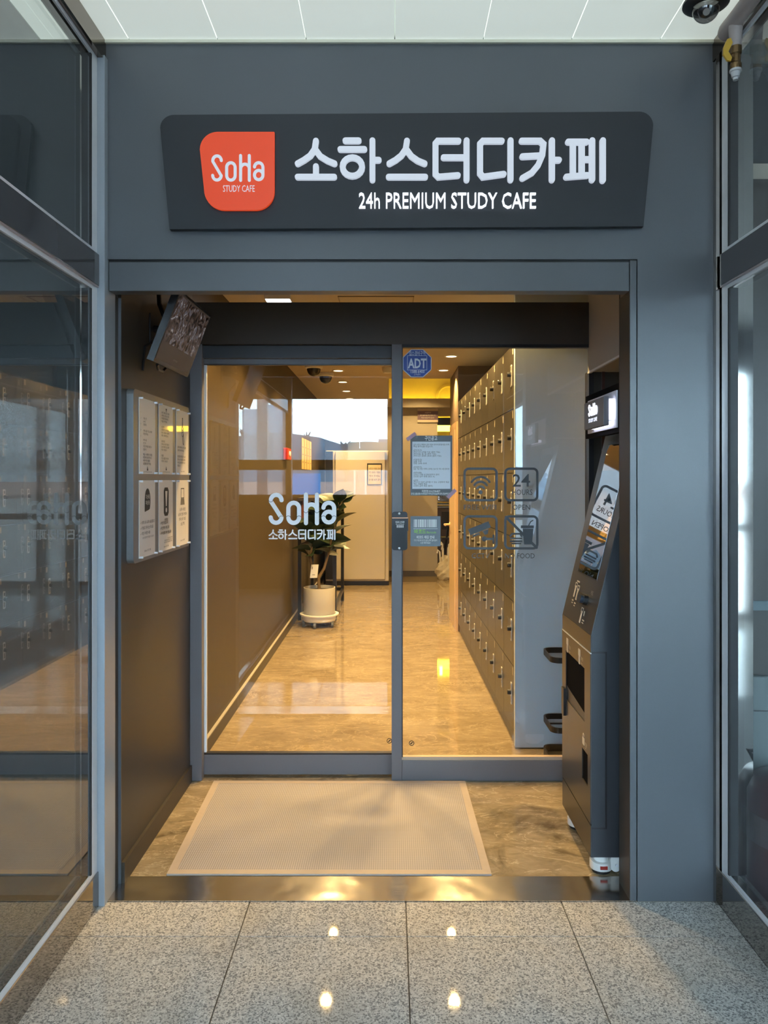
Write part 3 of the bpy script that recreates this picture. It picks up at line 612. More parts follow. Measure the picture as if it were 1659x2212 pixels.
ic.stroke(ff, arc(.385, .515, .008, 0, 180, 6)+[(.377, .497)], .006, .0052, .0058); ic.poly(ff, rrect(.368, .402, .478, .508, .006), .0052, .0058); ic.text(ff, '현금', .41, .485, .012, align='L', d0=.0056); ic.text(ff, 'Cash', .41, .474, .007, align='L', d0=.0056)
ic.build('icon_print', mat('cream print', (.75, .68, .58), .5), kk)
def caster(x, y, parent, wheelm, r=.032):
    c = thing_child = MB()
    c.lathe((x, y, .04), [(.0, .035), (.036, .035), (.036, .022), (.03, .020), (.03, .006), (.044, .004), (.044, -.026), (.0, -.026)], 24)
    o = smooth(c.build('caster', WHITE, parent)); 
    f_ = MB(); f_.lathe((x, y, .0), [(0, .0), (.036, .0), (.036, .013), (0, .013)], 20); f_.build('foot_pad', RUBBER, o)
    k_ = MB(); k_.box(x-.014, x+.014, y-.0465, y-.03, .024, .036, m=mat('red dial', (.35, .03, .02), .4)); k_.build('level_dial', None, o)
    h_ = MB(); h_.poly(Fr((x+.05, y-.012, .045), (1, 0, 0), (0, 0, 1)), arc(0, -.016, .02, 180, 360, 8)+[(.016, .035), (-.02, .035)], 0, .02); h_.build('fork', WHITE, o)
    w_ = MB(); w_.lathe((x+.052, y-.035, .036), [(0, 0), (.006, 0), (.006, .004), (0, .004)], 10, axis=(0, -1, 0)); w_.build('axle_bolt', ALU, o)
    return o
for (x, y) in ((.835, 3.05), (.835, 3.43), (1.2, 3.05), (1.2, 3.43)): caster(x, y, kk, RUBBER)
tag(MB().tube([(.985, 3.12, .07), (.98, 3.10, .05), (1.0, 3.06, .012), (1.06, 3.03, .010), (1.2, 3.02, .010)], .006, 8).tube([(.995, 3.13, .07), (.99, 3.12, .04), (1.02, 3.09, .01), (1.2, 3.06, .01)], .004, 8, m=WHITE).build('power_cord', mat('navy cable', (.02, .04, .09), .4)), 'blue and white cables trailing to the floor behind the kiosk caster', 'cable')
# --- lit header sign above the kiosk
hs = thing('kiosk_header_sign', (.89, 3.24, 1.755), 'small lit box sign above the kiosk with glowing logo', 'sign')
B(.902, .93, 2.99, 3.55, 1.735, 1.93).build('back_board', mat('matt black', (.006, .006, .008), .85, spec=.1), hs)
B(.896, .902, 3.05, 3.49, 1.755, 1.903).build('light_plate', mat('pale plate', (.75, .77, .85), .4), hs)
B(.878, .896, 3.09, 3.38, 1.768, 1.782, m=LEDH).box(.878, .896, 3.075, 3.09, 1.79, 1.872, m=LEDH).build('led_strip', LEDH, hs)
bxf = B(.855, .876, 3.082, 3.391, 1.766, 1.882, bev=.0015).build('front_box', mat('header grey', (.14, .14, .15), .4, .3), hs)
fh = Fr((.855, 3.391, 1.766), (0, -1, 0), (0, 0, 1))
mb = MB(); logo(mb, fh, .075, .052, .14, .050, .0004, .002, cw=30); mb.text(fh, 'STUDY CAFE', .145, .026, .016, w=.135, d0=.001, bold=.004); mb.build('lettering', mat('glowing lettering', (.9, .9, 1), .4, emit=(.80, .84, 1.0), estr=2.2), hs)
B(.93, 1.49, 3.2, 3.3, 1.80, 1.86).build('bracket_arm', BLACK, hs)

# --- notice board and its sheets
nb = MB(); fr_l = Fr((-1.0278, 2.997, 1.219), (0, 1, 0), (0, 0, 1))
tag(nb.poly(fr_l, rrect(0, .832, 0, .685, .022), 0, .0275).build('notice_board', mat('brushed grey board', (.20, .20, .205), .34, .55, noise=(60, .06))), 'grey rounded notice board carrying six sheets on the left wall', 'board')
fb_ = Fr((-1.0000, 0, 0), (0, 1, 0), (0, 0, 1))
cols = ((3.057, 3.265), (3.318, 3.530), (3.588, 3.798)); rows = ((1.571, 1.877), (1.234, 1.545))
LB = ['top left notice sheet with small paragraphs of print and a black arrow at its foot', 'top middle notice sheet full of printed rules with black arrows at head and foot',
      'top right notice sheet with a snapping hand drawing', 'bottom left notice sheet with a black half dome emblem', 'bottom middle notice sheet with a big exclamation mark', 'bottom right notice sheet with a laptop drawing']
def lines(mb, x, y, arr, h, dy, mw, align='L', bold=.006):
    for s in arr:
        if s: mb.text(fb_, s, x, y, h, align=align, d0=.0032, maxw=mw, bold=bold)
        y -= dy
    return y
n_ = 0
for ri, (z0, z1) in enumerate(rows):
    for ci, (ya, yb) in enumerate(cols):
        r = thing('notice_sheet', (-1.0, (ya+yb)/2, z0), LB[n_], 'notice', 'notice sheets on the grey board')
        MB().rect(fb_, ya, yb, z0, z1, .0006, .0025).build('paper', PAPER, r)
        pn = MB()
        for yy in (ya+.008, yb-.008):
            for zz in (z0+.004, z1-.004): pn.lathe((-1.0, yy, zz), [(0, 0), (.0045, 0), (.0045, .016), (0, .016)], 10, axis=(1, 0, 0))
        pn.build('pins', ALU, r)['kind'] = 'stuff'
        t = MB(); cx_ = (ya+yb)/2; tri = lambda z, s: t.poly(fb_, [(cx_-.008, z-s*.008), (cx_+.008, z-s*.008), (cx_, z+s*.010)], .003, .0034)
        if n_ == 0:
            lines(t, ya+.05, z1-.085, ['이용 시간', '24시간', '연중무휴', '', '이용 요금은 키오스크에서', '확인해 주세요', '', '좌석 이용', '1인 1석', '타인의 좌석을 이용할 수', '없습니다'], .0075, .0125, .13)
            lines(t, ya+.048, z0+.075, ['퇴실 시 사용하신 자리를', '깨끗하게 정리해 주시기', '바라며 개인 물품은', '보관함에 넣어 주세요'], .008, .0125, .14, bold=.012); tri(z0+.022, 1)
            lines(t, ya+.018, z1-.06, ['1', '2', '3', '4', '5'], .006, .024, .02)
            t.text(fb_, '소하스터디카페 SOHA STUDY CAFE', cx_, z0+.006, .005, d0=.0032)
        elif n_ == 1:
            tri(z1-.022, -1); lines(t, ya+.035, z1-.04, ['스터디 카페는 모두가 함께', '사용하는 공간입니다 다른', '이용자를 위해 배려하는', '마음을 가져 주세요', '', '소음 주의', '휴대폰은 반드시 무음으로', '통화는 외부에서 가능하며', '대화는 자제해 주십시오', '', '음식물 반입', '냄새나는 음식은 반입할 수', '없으며 뚜껑이 있는 음료만', '반입이 가능합니다', '', '분실물', '개인 소지품은 각자 관리', '하여 주시기 바랍니다'], .0075, .0125, .155)
            tri(z0+.026, 1); t.text(fb_, '소하스터디카페 SOHA STUDY CAFE', cx_, z0+.008, .005, d0=.0032)
        elif n_ == 2:
            sk = lambda p: t.stroke(fb_, [(cx_+a, z1-.035-b) for a, b in p], .0028, .003, .0034)
            sk([(-.006, 0), (-.006, .04), (-.016, .05), (-.018, .07), (-.010, .085), (.006, .088), (.012, .07), (.012, .05), (.004, .046), (.004, 0), (-.006, 0)]); sk([(-.010, .058), (.002, .056), (.004, .066), (-.004, .070)]); sk([(-.002, .088), (.004, .12), (.018, .128), (.026, .11), (.012, .078)])
            lines(t, ya+.02, z0+.125, ['공부에 방해되는 모든 소음에', '대하여 주의해 주세요', '', '펜 딸깍임 책장 넘기는 소리', '타자 소리 등 생활 소음에도', '서로 조금씩 배려해 주시기', '바랍니다'], .0085, .0145, .17, bold=.012); t.text(fb_, 'SOHA 스터디카페', cx_, z0+.012, .006, d0=.0032)
        elif n_ == 3:
            t.poly(fb_, [(cx_-.036, z1-.128), (cx_+.012, z1-.122)]+[(cx_-.0+.036*math.cos(math.radians(q)), z1-.085+.052*math.sin(math.radians(q))) for q in range(-40, 181, 15)], .003, .0034)
            t.text(fb_, '기기는 무음', cx_, z1-.075, .014, w=.05, d0=.0036, m=PAPER, bold=.015); t.text(fb_, '자리는 조용', cx_, z1-.099, .014, w=.05, d0=.0036, m=PAPER, bold=.015)
            lines(t, ya+.016, z0+.135, ['✓ 스피커 소리 노트북 소음을 줄이고', '✓ 키보드 마우스는 무소음', '✓ 개인 이어폰 사용'], .0105, .022, .18, bold=.012); t.text(fb_, '소음이 발생하면 퇴실될 수 있습니다', cx_+.01, z0+.075, .007, d0=.0032, maxw=.165); t.text(fb_, 'SOHA 스터디카페', cx_, z0+.02, .008, d0=.0032)
        elif n_ == 4:
            o8 = lambda a, b, c: [(cx_+p*a, z1-.095+q*b) for p, q in ((-1, -c), (-.6, -1), (.6, -1), (1, -c), (1, c), (.6, 1), (-.6, 1), (-1, c))]
            t.poly(fb_, o8(.037, .063, .78), .003, .0034); t.poly(fb_, [(cx_-.016, z1-.048), (cx_+.016, z1-.048), (cx_+.006, z1-.115), (cx_-.006, z1-.115)], .0036, .0038, m=PAPER); t.poly(fb_, arc(cx_, z1-.132, .011, 0, 360, 12), .0036, .0038, m=PAPER)
            t.text(fb_, '이용안내', cx_, z1-.18, .010, d0=.0032, bold=.01)
            lines(t, ya+.014, z0+.118, ['✓ 비인가 출입 금지', '✓ 타인 좌석 사용 금지', '✓ 대여 물품 외부 반출 금지'], .0105, .022, .18, bold=.012); lines(t, yb-.012, z0+.05, ['위반 시 퇴실 조치되며', '환불 및 재입장이 불가할 수 있습니다', '자세한 사항은 카운터에 문의해 주세요'], .0055, .0085, .19, 'R'); t.text(fb_, 'SOHA 스터디카페', cx_, z0+.014, .007, d0=.0032)
        else:
            t.stroke(fb_, [(cx_-.026, z1-.085), (cx_-.026, z1-.04), (cx_+.026, z1-.04), (cx_+.026, z1-.085), (cx_-.026, z1-.085)], .004, .003, .0034); t.poly(fb_, [(cx_-.028, z1-.088), (cx_+.028, z1-.088), (cx_+.036, z1-.118), (cx_-.036, z1-.118)], .003, .0034, m=INKG)
            lines(t, cx_, z0+.165, ['노트북 사용은', '노트북 전용 좌석에서', '마우스와 키보드', '소음 주의'], .0125, .023, .18, 'C', bold=.006); t.text(fb_, 'SOHA 스터디카페', cx_, z0+.02, .007, d0=.0032)
        t.build('print', INK, r); n_ += 1

# --- CCTV monitor on its wall bracket
A_ = Vector((-.924, 3.0, 2.01)); Bv = Vector((-.916, 3.477, 2.01)); Cv = Vector((-.81, 3.477, 2.288))
fmn = Fr(A_, Bv-A_, Cv-Bv); MW, MH = (Bv-A_).length, (Cv-Bv).length
mo = thing('wall_monitor', (-1.0288, 3.24, 2.2), 'small black monitor tilted on a wall bracket showing camera views', 'monitor')
MB().rect(fmn, 0, MW, 0, MH, -.028, 0).build('housing', BLACK, mo)
scn = MB().rect(fmn, .009, MW-.009, .016, MH-.009, .0004, .001).build('screen', mat('monitor dark glass', (.012, .011, .010), .3, spec=.06, emit=(.06, .042, .03), estr=.5), mo)
CC = node_mat('camera view mosaic', cctv, .3, .05)
mb = MB(); gw, gh = (MW-.02)/3, (MH-.03-.075)/3
for i in range(3):
    for j in range(3): mb.rect(fmn, .010+i*gw+.001, .010+(i+1)*gw-.001, .090+j*gh+.001, .090+(j+1)*gh-.001, .0011, .0014)
mb.build('camera_views', CC, scn)
MB().text(fmn, 'NETWORK', MW/2, .036, .008, d0=.0014, m=INKG).build('brand_print', mat('screen grey print', (.4, .4, .4), .5), mo)
mc = (A_+Cv)/2-fmn.n*.03
MB().box(-1.0288, -1.0238, 3.285, 3.395, 2.13, 2.26).tube([(-1.024, 3.34, 2.2), (-.985, 3.33, 2.195), (mc.x, mc.y, mc.z)], .018, 12).build('bracket', BLACK, mo)
MB().rect(fmn, MW/2-.05, MW/2+.05, MH/2-.05, MH/2+.05, -.036, -.028).build('mount_plate', BLACK, mo)
MB().tube([(-.955, 3.3, 2.21), (-.99, 3.30, 2.3), (-1.0, 3.30, 2.45), (-1.01, 3.3, 2.7)], .010, 8).tube([(-1.027, 3.19, 2.0), (-1.02, 3.2, 2.1), (-.97, 3.24, 2.15)], .006, 8).build('cable', BLACK, mo)
MB().tube([fmn.p(.11, -.004, -.02), fmn.p(.14, -.02, -.02), fmn.p(.20, -.02, -.02), fmn.p(.22, -.004, -.02)], .006, 8).build('base_clip', BLACK, mo)

# --- doormat
dm = thing('door_mat', (-.25, 3.47, 0), 'taupe ribbed rubber door mat with tan edging before the sliding door', 'mat')
ma = [(-.8736, 3.006), (.396, 3.004), (.383, 3.933), (-.902, 3.936)]
ins = .032; mi_ = [(-.8736+ins, 3.006+ins), (.396-ins, 3.004+ins), (.383-ins, 3.933-ins), (-.902+ins, 3.936-ins)]
ffl = Fr((0, 0, 0), (1, 0, 0), (0, 1, 0))
bd = MB()
for i in range(4): j = (i+1) % 4; bd.poly(ffl, [ma[i], ma[j], mi_[j], mi_[i]], .001, .008)
bd.build('edging', mat('tan mat edging', (.44, .36, .30), .6, noise=(40, .06)), dm)
MB().poly(ffl, mi_, .001, .007).build('ribbed_field', node_mat('ribbed rubber', matfab, .55, .4), dm)

# --- umbrella stand behind the fixed glass
us = thing('umbrella_stand', (1.0, 4.22, 0), 'black metal umbrella stand with two rings behind the fixed glass', 'stand')
def ring(z, t, nm):
    p = rrect(.86, 1.14, 4.10, 4.36, .05); m_ = MB(); n = len(p)
    pin = rrect(.868, 1.132, 4.108, 4.352, .044)
    for i in range(n):
        j = (i+1) % n; m_.poly(ffl, [p[i], p[j], pin[j], pin[i]], z, z+t)
    m_.build(nm, BLACK, us)
ring(wz(1424, 4.2), .03, 'ring'); ring(wz(1572, 4.2), .03, 'ring'); ring(.0, .05, 'tray_rim')
MB().poly(ffl, rrect(.868, 1.132, 4.108, 4.352, .044), .004, .012).build('drip_tray', mat('tray', (.03, .028, .025), .4), us)
MB().box(1.125, 1.14, 4.10, 4.115, .0, .62).box(1.125, 1.14, 4.345, 4.36, .0, .62).build('post', BLACK, us)
MB().box(.868, 1.132, 4.225, 4.233, wz(1572, 4.2)+.01, wz(1572, 4.2)+.018).build('divider_rod', BLACK, us)

# --- lockers
LOCK = mat('taupe locker laminate', (.044, .040, .034), .33, spec=.5, noise=(30, .05))
LOCKE = mat('locker edge blue grey', (.10, .115, .14), .4)
PLATE = mat('lock plate silver', (.50, .49, .47), .4, .2)
lw, lh, z00 = .3705, .375, .085
ORD = ['first', 'second', 'third', 'fourth', 'fifth', 'sixth', 'seventh', 'eighth', 'ninth']
lk = thing('locker_column', (0, 0, 0), 'x', 'locker', 'taupe locker columns along the right wall')
# local: front face x=0 facing -X, y from 0 (near) to lw, depth to +x
MB().box(.02, .50, 0.001, lw-.001, z00, z00+6*lh, m=LOCKE).build('carcass', LOCKE, lk)
MB().box(.015, .50, 0.001, lw-.001, 0, z00-.004).build('plinth', mat('locker plinth', (.11, .10, .095), .45), lk)
fl_ = Fr((0, lw, 0), (0, -1, 0), (0, 0, 1))     # u from far to near
d0_ = None
for k in range(6):
    z = z00+k*lh
    if d0_ is None:
        d0_ = MB().rect(fl_, .0025, lw-.0025, .0025, lh-.0025, -.018, 0).build('door', LOCK, lk)
        px0 = .272; pl_ = MB(); pl_.poly(fl_, rrect(px0, px0+.032, .135, .265, .008), .0, .004).build('lock_plate', PLATE, d0_)
        MB().rect(fl_, px0+.008, px0+.024, .232, .254, .004, .0046).rect(fl_, px0+.009, px0+.021, .148, .185, .004, .0046).build('lock_window', mat('lock dark window', (.04, .035, .03), .3), d0_)
        MB().lathe((-.004, lw-px0-.016, .208), [(0, .022), (.0125, .022), (.015, .018), (.015, .0), (0, 0)], 14, axis=(-1, 0, 0)).build('knob', BLACK, d0_)
        MB().rect(fl_, lw-.045, lw-.018, lh-.055, lh-.012, .0, .001).build('number_tag', mat('cream tag', (.40, .35, .26), .5), d0_)
        d0_.location = (0, 0, z)
    else:
        c = copy_tree(d0_, lk); c.location = (0, 0, z)
a_ = math.atan2(.027, 3.335)
for i in range(9):
    o = lk if i == 0 else copy_tree(lk)
    yy = 4.465+i*lw; o.location = (.717-.0081*(i*lw), yy, 0); o.rotation_euler = (0, 0, a_)
    o['label'] = ('taupe column of six locker doors nearest the entrance, against the blue grey end panel' if i == 0 else
                  'farthest taupe column of six locker doors, against the brown boarded corner' if i == 8 else '%s taupe column of six locker doors from the blue grey end panel' % ORD[i])

# --- stickers, posters and reader on the fixed glass
fp = front(0, YG-.002, 0)
ad = thing('security_sticker', (qx(901), YG, qz(815)), 'blue octagonal security sticker at the top of the fixed glass', 'sticker')
oc = lambda k, cx=901, cy=785: [(qx(cx+k*a), qz(cy+k*b)) for a, b in ((-13, -30), (13, -30), (31, -13), (31, 14), (13, 30), (-13, 30), (-31, 14), (-31, -13))]
MB().poly(fp, oc(1), 0, .0008).build('backing', mat('sticker white', (.75, .8, .9), .4), ad)
MB().poly(fp, oc(.95), .0009, .0012).build('blue_field', mat('sticker blue', (.025, .07, .36), .35), ad)
t = MB(); t.text(fp, '캡스경비구역', qx(901), qz(767), 7.5*u, w=35*u, d0=.0014, bold=.012); t.text(fp, 'ADT', qx(901), qz(795), 20*u, w=40*u, d0=.0014, bold=.03)
t.text(fp, '1588-6400', qx(902), qz(806), 6.5*u, w=30*u, d0=.0014, bold=.012); t.text(fp, '고객센터', qx(901), qz(811), 3.5*u, w=14*u, d0=.0014)
for a, b in (((880, 767.5), (922, 767.5)), ((922, 767.5), (922, 798.5)), ((922, 798.5), (880, 798.5)), ((880, 798.5), (880, 767.5))): t.stroke(fp, [(qx(a[0]), qz(a[1]+1)), (qx(b[0]), qz(b[1]+1))], .9*u, .0013, .0015, cap='s')
t.build('print', MATS['sticker white'], ad)
jp = thing('job_poster', (qx(931), YG, qz(1071)), 'grey bordered white job notice taped to the fixed glass', 'poster')
MB().rect(fp, qx(886.5), qx(977), qz(1070.5), qz(941), 0, .0008).build('border', mat('poster slate', (.11, .125, .14), .5), jp)
MB().rect(fp, qx(890.5), qx(973), qz(1056), qz(954), .0009, .0012).build('sheet', mat('poster white', (.70, .74, .80), .5), jp)
t = MB(); t.text(fp, '구인공고', qx(931), qz(951), 8*u, w=27*u, d0=.0014, bold=.02, m=WHITE)
t.text(fp, '지원방법 010-2738-8877', qx(931), qz(1063), 4*u, w=40*u, d0=.0014, bold=.012, m=WHITE); t.text(fp, '문자로 성별/성명/나이/희망업무/거주지/근무요일(경력 유무) 전송부탁드려요', qx(931), qz(1068.5), 3.6*u, w=86*u, d0=.0014, bold=.012, m=WHITE); t.build('print', WHITE, jp)
t = MB(); yy = 962
for s in ['소하 스터디 카페에서 공부 하면서 편하게 용돈벌이를 관리해', '주실 총무님을 모십니다.', '', '(근무조건)', '근무기간: 6개월 이상 (협의 가능)', '근무요일: 월~일 (협의 가능)', '근무시간: 20:00~24:00 (협의 가능)', '', '(지원조건)', '성별: 무관', '연령: 23세~35세', '', '(우대조건)', '입문 가능 인원 거주자, 공무원, 입시 및 기타 시험 준비생', '', '(업무내용)', '스터디 카페 내 전반업무의 관리', '간단한 업무 병행 (청소 X)', '', '(급여)', '근무시간 동안 공부할 수 있는 고정좌석 제공', '개인 사물함 제공', '소정의 급여 제공 (협의)']:
    if s: t.text(fp, s, qx(893), qz(yy), 3.0*u, align='L', d0=.0014, maxw=77*u, bold=.004)
    yy += 4.05
t.build('print', INK, jp)
TAPE = mat('mauve tape', (.42, .26, .34), .5)
for (a, b) in (((879, 950), (898, 936)), ((967, 1075), (984, 1058))): MB().stroke(fp, [(qx(a[0]), qz(a[1])), (qx(b[0]), qz(b[1]))], 8*u, .0016, .002, cap='s').build('tape', TAPE, jp)
bs = thing('barcode_sign', (qx(918), YG, qz(1180)), 'grey sign with a barcode and green heading on the fixed glass', 'sign')
MB().rect(fp, qx(886.5), qx(951.5), qz(1180), qz(1115), 0, .0008).build('panel', mat('barcode sign grey', (.17, .20, .23), .5), bs)
t = MB(); random.seed(3); xx = 894
while xx < 943:
    bw = random.choice((.6, .9, 1.4, 2)); t.rect(fp, qx(xx), qx(min(943, xx+bw)), qz(1139), qz(1122), .001, .0013); xx += bw+random.choice((.6, .8, 1.2))
t.rect(fp, qx(893), qx(945), qz(1142.6), qz(1141.8), .001, .0013); t.text(fp, 'Barcode', qx(922), qz(1152), 4.6*u, w=20*u, align='L', d0=.0012, m=mat('lime print', (.30, .62, .08), .5)); t.text(fp, '바코드', qx(895), qz(1152), 7.5*u, w=25*u, align='L', d0=.0012, m=MATS['lime print'], bold=.02)
t.text(fp, '바코드 태깅 안내', qx(919), qz(1163), 5.2*u, w=38*u, d0=.0012, bold=.015); t.text(fp, '기기 하단에 바코드를 살짝 밀어넣어', qx(919), qz(1169), 3.4*u, w=50*u, d0=.0012); t.text(fp, '스캔 해주세요!!', qx(919), qz(1174.5), 3.6*u, w=22*u, d0=.0012); t.build('print', WHITE, bs)
br = thing('barcode_reader', (qx(863), 3.95, qz(1188)), 'black barcode reader box fixed on the centre door post', 'reader')
fr3 = front(0, 3.95, 0); u3 = 3.95/F; bx = lambda v: wx(v, 3.95); bz = lambda v: wz(v, 3.95)
MB().poly(fr3, rrect(bx(846.5), bx(880), bz(1188), bz(1105), 6*u3), 0, .012).build('back_plate', mat('reader black', (.010, .011, .014), .3), br)
MB().rect(fr3, bx(846.5), bx(881.5), bz(1146), bz(1118), .012, .03).build('hood', MATS['reader black'], br)
MB().rect(fr3, bx(847), bx(881), bz(1119), bz(1117.5), .012, .032).build('copper_line', mat('copper', (.7, .35, .2), .3, .8), br)
t = MB(); t.text(fr3, '바코드 인식부', bx(864), bz(1129), 3.6*u3, w=19*u3, d0=.0306, bold=.015); t.text(fr3, 'Barcode Reader', bx(864), bz(1132.5), 2.4*u3, w=18*u3, d0=.0306)
for k in range(6): t.rect(fr3, bx(857+k*2.6), bx(858.4+k*2.6), bz(1139), bz(1133.5), .0304, .0308)
t.build('print', WHITE, br)
MB().lathe((bx(862.5), 3.938, bz(1109)), [(0, .003), (.005, .002), (.006, 0)], 12, axis=(0, -1, 0)).lathe((bx(862.5), 3.938, bz(1184)), [(0, .003), (.005, .002), (.006, 0)], 12, axis=(0, -1, 0)).build('screws', ALU, br)['kind'] = 'stuff'

# --- lobby dome camera
dc = thing('dome_camera', (1.042, 2.54, 3.157), 'black ringed dome security camera on the white lobby ceiling', 'camera')
smooth(MB().lathe((1.042, 2.54, 3.157), [(0, 0), (.052, 0), (.056, -.022), (.048, -.03)], 36).build('mount', WHITE, dc))
smooth(MB().lathe((1.042, 2.54, 3.157), [(.045, -.028), (.073, -.032), (.074, -.040), (.060, -.050), (.044, -.052)], 36).build('ring', BLACK, dc), 30)
smooth(MB().lathe((1.042, 2.54, 3.105), [(.044*math.cos(t*PI/16), -.046*math.sin(t*PI/16)) for t in range(9)], 32).build('dome', glass_mat('smoked dome', (.35, .35, .36), .08), dc), 80)
smooth(MB().lathe((1.042, 2.54, 3.10), [(.026*math.cos(t*PI/8), -.026*math.sin(t*PI/8)) for t in range(5)], 20).tube([(1.036, 2.525, 3.085), (1.030, 2.506, 3.072)], .011, 12, m=INKG).build('lens_ball', BLACK, dc), 40)
mb = MB(); fa = Fr((1.02, 2.483, 3.140), (1, .2, 0), (0, 0, 1)); mb.text(fa, 'ADT', -.003, -.001, .012, d0=.0012, bold=.03, m=mat('camera print blue', (.05, .08, .4), .4)); mb.build('print', None, dc)

# --- sprinkler drain pipe and valve
pp = thing('sprinkler_pipe', (1.172, 2.6, 3.1075), 'beige sprinkler drain pipe under the ceiling at the right', 'pipe')
PIPE = mat('beige pipe paint', (.42, .36, .34), .5, noise=(30, .06))
smooth(MB().tube([(1.172, .1, 3.1075), (1.172, 2.6, 3.1075), (1.172, 2.67, 3.1075), (1.172, 2.69, 3.106), (1.172, 2.70, 3.105)], [.03, .03, .032, .028, .012], 16).tube([(1.172, 2.611, 3.10), (1.172, 2.611, 3.015)], [.024, .0185], 14).build('main_pipe', PIPE, pp))
vb = smooth(MB().lathe((1.172, 2.611, 2.938), [(0, 0), (.017, 0), (.019, .006), (.019, .02), (.016, .024), (.016, .05), (.0195, .054), (.0195, .078), (0, .078)], 12).tube([(1.172, 2.611, 2.97), (1.145, 2.600, 2.972)], .009, 10).build('valve', mat('aged brass', (.16, .10, .045), .35, .8, noise=(60, .3)), pp), 30)
MB().poly(front(1.135, 2.598, 2.97), [(0, -.01), (.012, -.012), (.016, .0), (.004, .02), (.018, .05), (.012, .066), (.0, .062), (-.012, .035), (-.013, .01)], 0, .008).build('handle', mat('yellow handle', (.55, .33, .04), .45), vb)
smooth(MB().lathe((1.172, 2.611, 2.912), [(0, -.008), (.009, -.008), (.009, .0), (.013, .002), (.016, .018), (.020, .02), (.020, .027), (0, .027)], 16).build('end_cap', mat('grey plastic cap', (.5, .5, .52), .4), pp), 30)

# --- things inside the right glazed unit
cn = thing('red_canister', (1.43, 2.74, 0), 'dark red canister with a pale label behind the right glazing', 'canister')
smooth(MB().lathe((1.43, 2.74, 0), [(0, .0), (.145, .0), (.15, .01), (.15, .44), (.13, .48), (.05, .50), (0, .50)], 32).build('body', mat('dark red enamel', (.05, .007, .01), .35), cn), 50)
MB().lathe((1.43, 2.74, .27), [(.151, 0), (.151, .10)], 32).build('label_band', mat('dull label', (.08, .055, .06), .5), cn)
MB().tube([(1.36, 2.68, .50), (1.34, 2.66, .535), (1.40, 2.66, .54), (1.46, 2.68, .50)], .010, 8).build('handle', BLACK, cn)
cb = thing('grey_cabinet', (1.56, 2.96, .42), 'pale grey cabinet on the dark wall behind the right glazing', 'cabinet')
B(1.375, 1.75, 2.92, 2.999, .42, .80, bev=.004).build('body', mat('pale grey cabinet', (.16, .19, .19), .45), cb)
B(1.38, 1.745, 2.915, 2.92, .67, .672).build('seam', BLACK, cb)
tag(B(1.36, 1.9, 2.93, 2.999, 1.05, 1.085).build('reflection_bar', mat('pale reflection', (.12, .17, .19), .5)), 'narrow pale bar standing in for a reflected light stripe behind the right glazing', 'reflection')  # pale bar added in place of a reflected light stripe

# --- ceiling downlights
dl = thing('downlight', (0, 0, 2.70), 'x', 'light', 'round warm downlights in the shop ceiling')
WARM = mat('warm lamp', (1, .9, .7), .5, emit=(1.0, .74, .42), estr=9)
smooth(MB().lathe((0, 0, 2.70), [(.066, 0), (.064, -.006), (.050, -.008), (.047, -.002)], 28).build('trim_ring', WHITE, dl))
MB().lathe((0, 0, 2.70), [(0, -.004), (.048, -.004)], 28).build('lens', WARM, dl)
spots = [(-.52, 6.24), (-.53, 7.18), (-.55, 8.13), (-.56, 9.08), (-.57, 10.02), (.52, 6.24), (.57, 7.18), (.56, 8.1), (-.52, 5.3), (.52, 5.3), (-.52, 4.41), (.52, 4.41), (-.58, 10.96), (.45, 11.4)]  # last two are unseen lamps added to brighten the far back wall
LBL = {0: 'fourth', }
sd_l = bpy.data.lights.new('lamp', 'SPOT'); sd_l.energy = SPOT_W; sd_l.color = SPOT_C; sd_l.spot_size = math.radians(124); sd_l.spot_blend = .45; sd_l.shadow_soft_size = .035
for i, (x, y) in enumerate(spots):
    o = dl if i == 0 else copy_tree(dl)
    o.location = (x, y, 2.70 if y < 11.2 else 3.2)
    for ch in o.children: ch.location = (0, 0, 0)
    side_ = 'left' if x < 0 else 'right'
    k_ = sorted(q[1] for q in spots if (q[0] < 0) == (x < 0)).index(y)
    o['label'] = '%s round warm downlight from the glass doors in the %s ceiling row' % (ORD[k_], side_)
    lo = bpy.data.objects.new('lamp', sd_l); COL.objects.link(lo); lo.location = (x, y, o.location.z-.015); lo.parent = None
# far room lamps
for (x, y) in ((2.0, 14.5), (1.2, 16.5)):
    fl_l = sd_l.copy(); fl_l.energy = 45; lo = bpy.data.objects.new('lamp', fl_l); COL.objects.link(lo); lo.location = (x, y, 2.85)
# cove light strip behind the fascia
tag(B(.0, 1.6, 12.45, 12.5, 2.74, 2.76).build('cove_light', mat('cove led', (1, .9, .5), .5, emit=(1.0, .60, .02), estr=30)), 'yellow light strip hidden in the far ceiling cove', 'light')
smooth(tag(MB().lathe((.95, 12.598, 2.90), [(.20, 0), (.20, .02), (.17, .03), (.15, .02), (.15, 0)], 36, axis=(0, -1, 0)).build('air_diffuser', WALLTAN), 'round air diffuser on the yellow lit cove wall', 'diffuser'))
# white led lamp on the entrance ceiling
lw_ = thing('ceiling_lamp', (-.70, 4.84, 2.70), 'small white rectangular lamp on the ceiling behind the header', 'light')
B(-.785, -.625, 4.80, 4.95, 2.675, 2.70, m=WHITE).build('housing', WHITE, lw_); B(-.78, -.63, 4.805, 4.945, 2.670, 2.675).build('lens', mat('white lamp lens', (1, 1, 1), .5, emit=(1, 1, 1), estr=3), lw_)
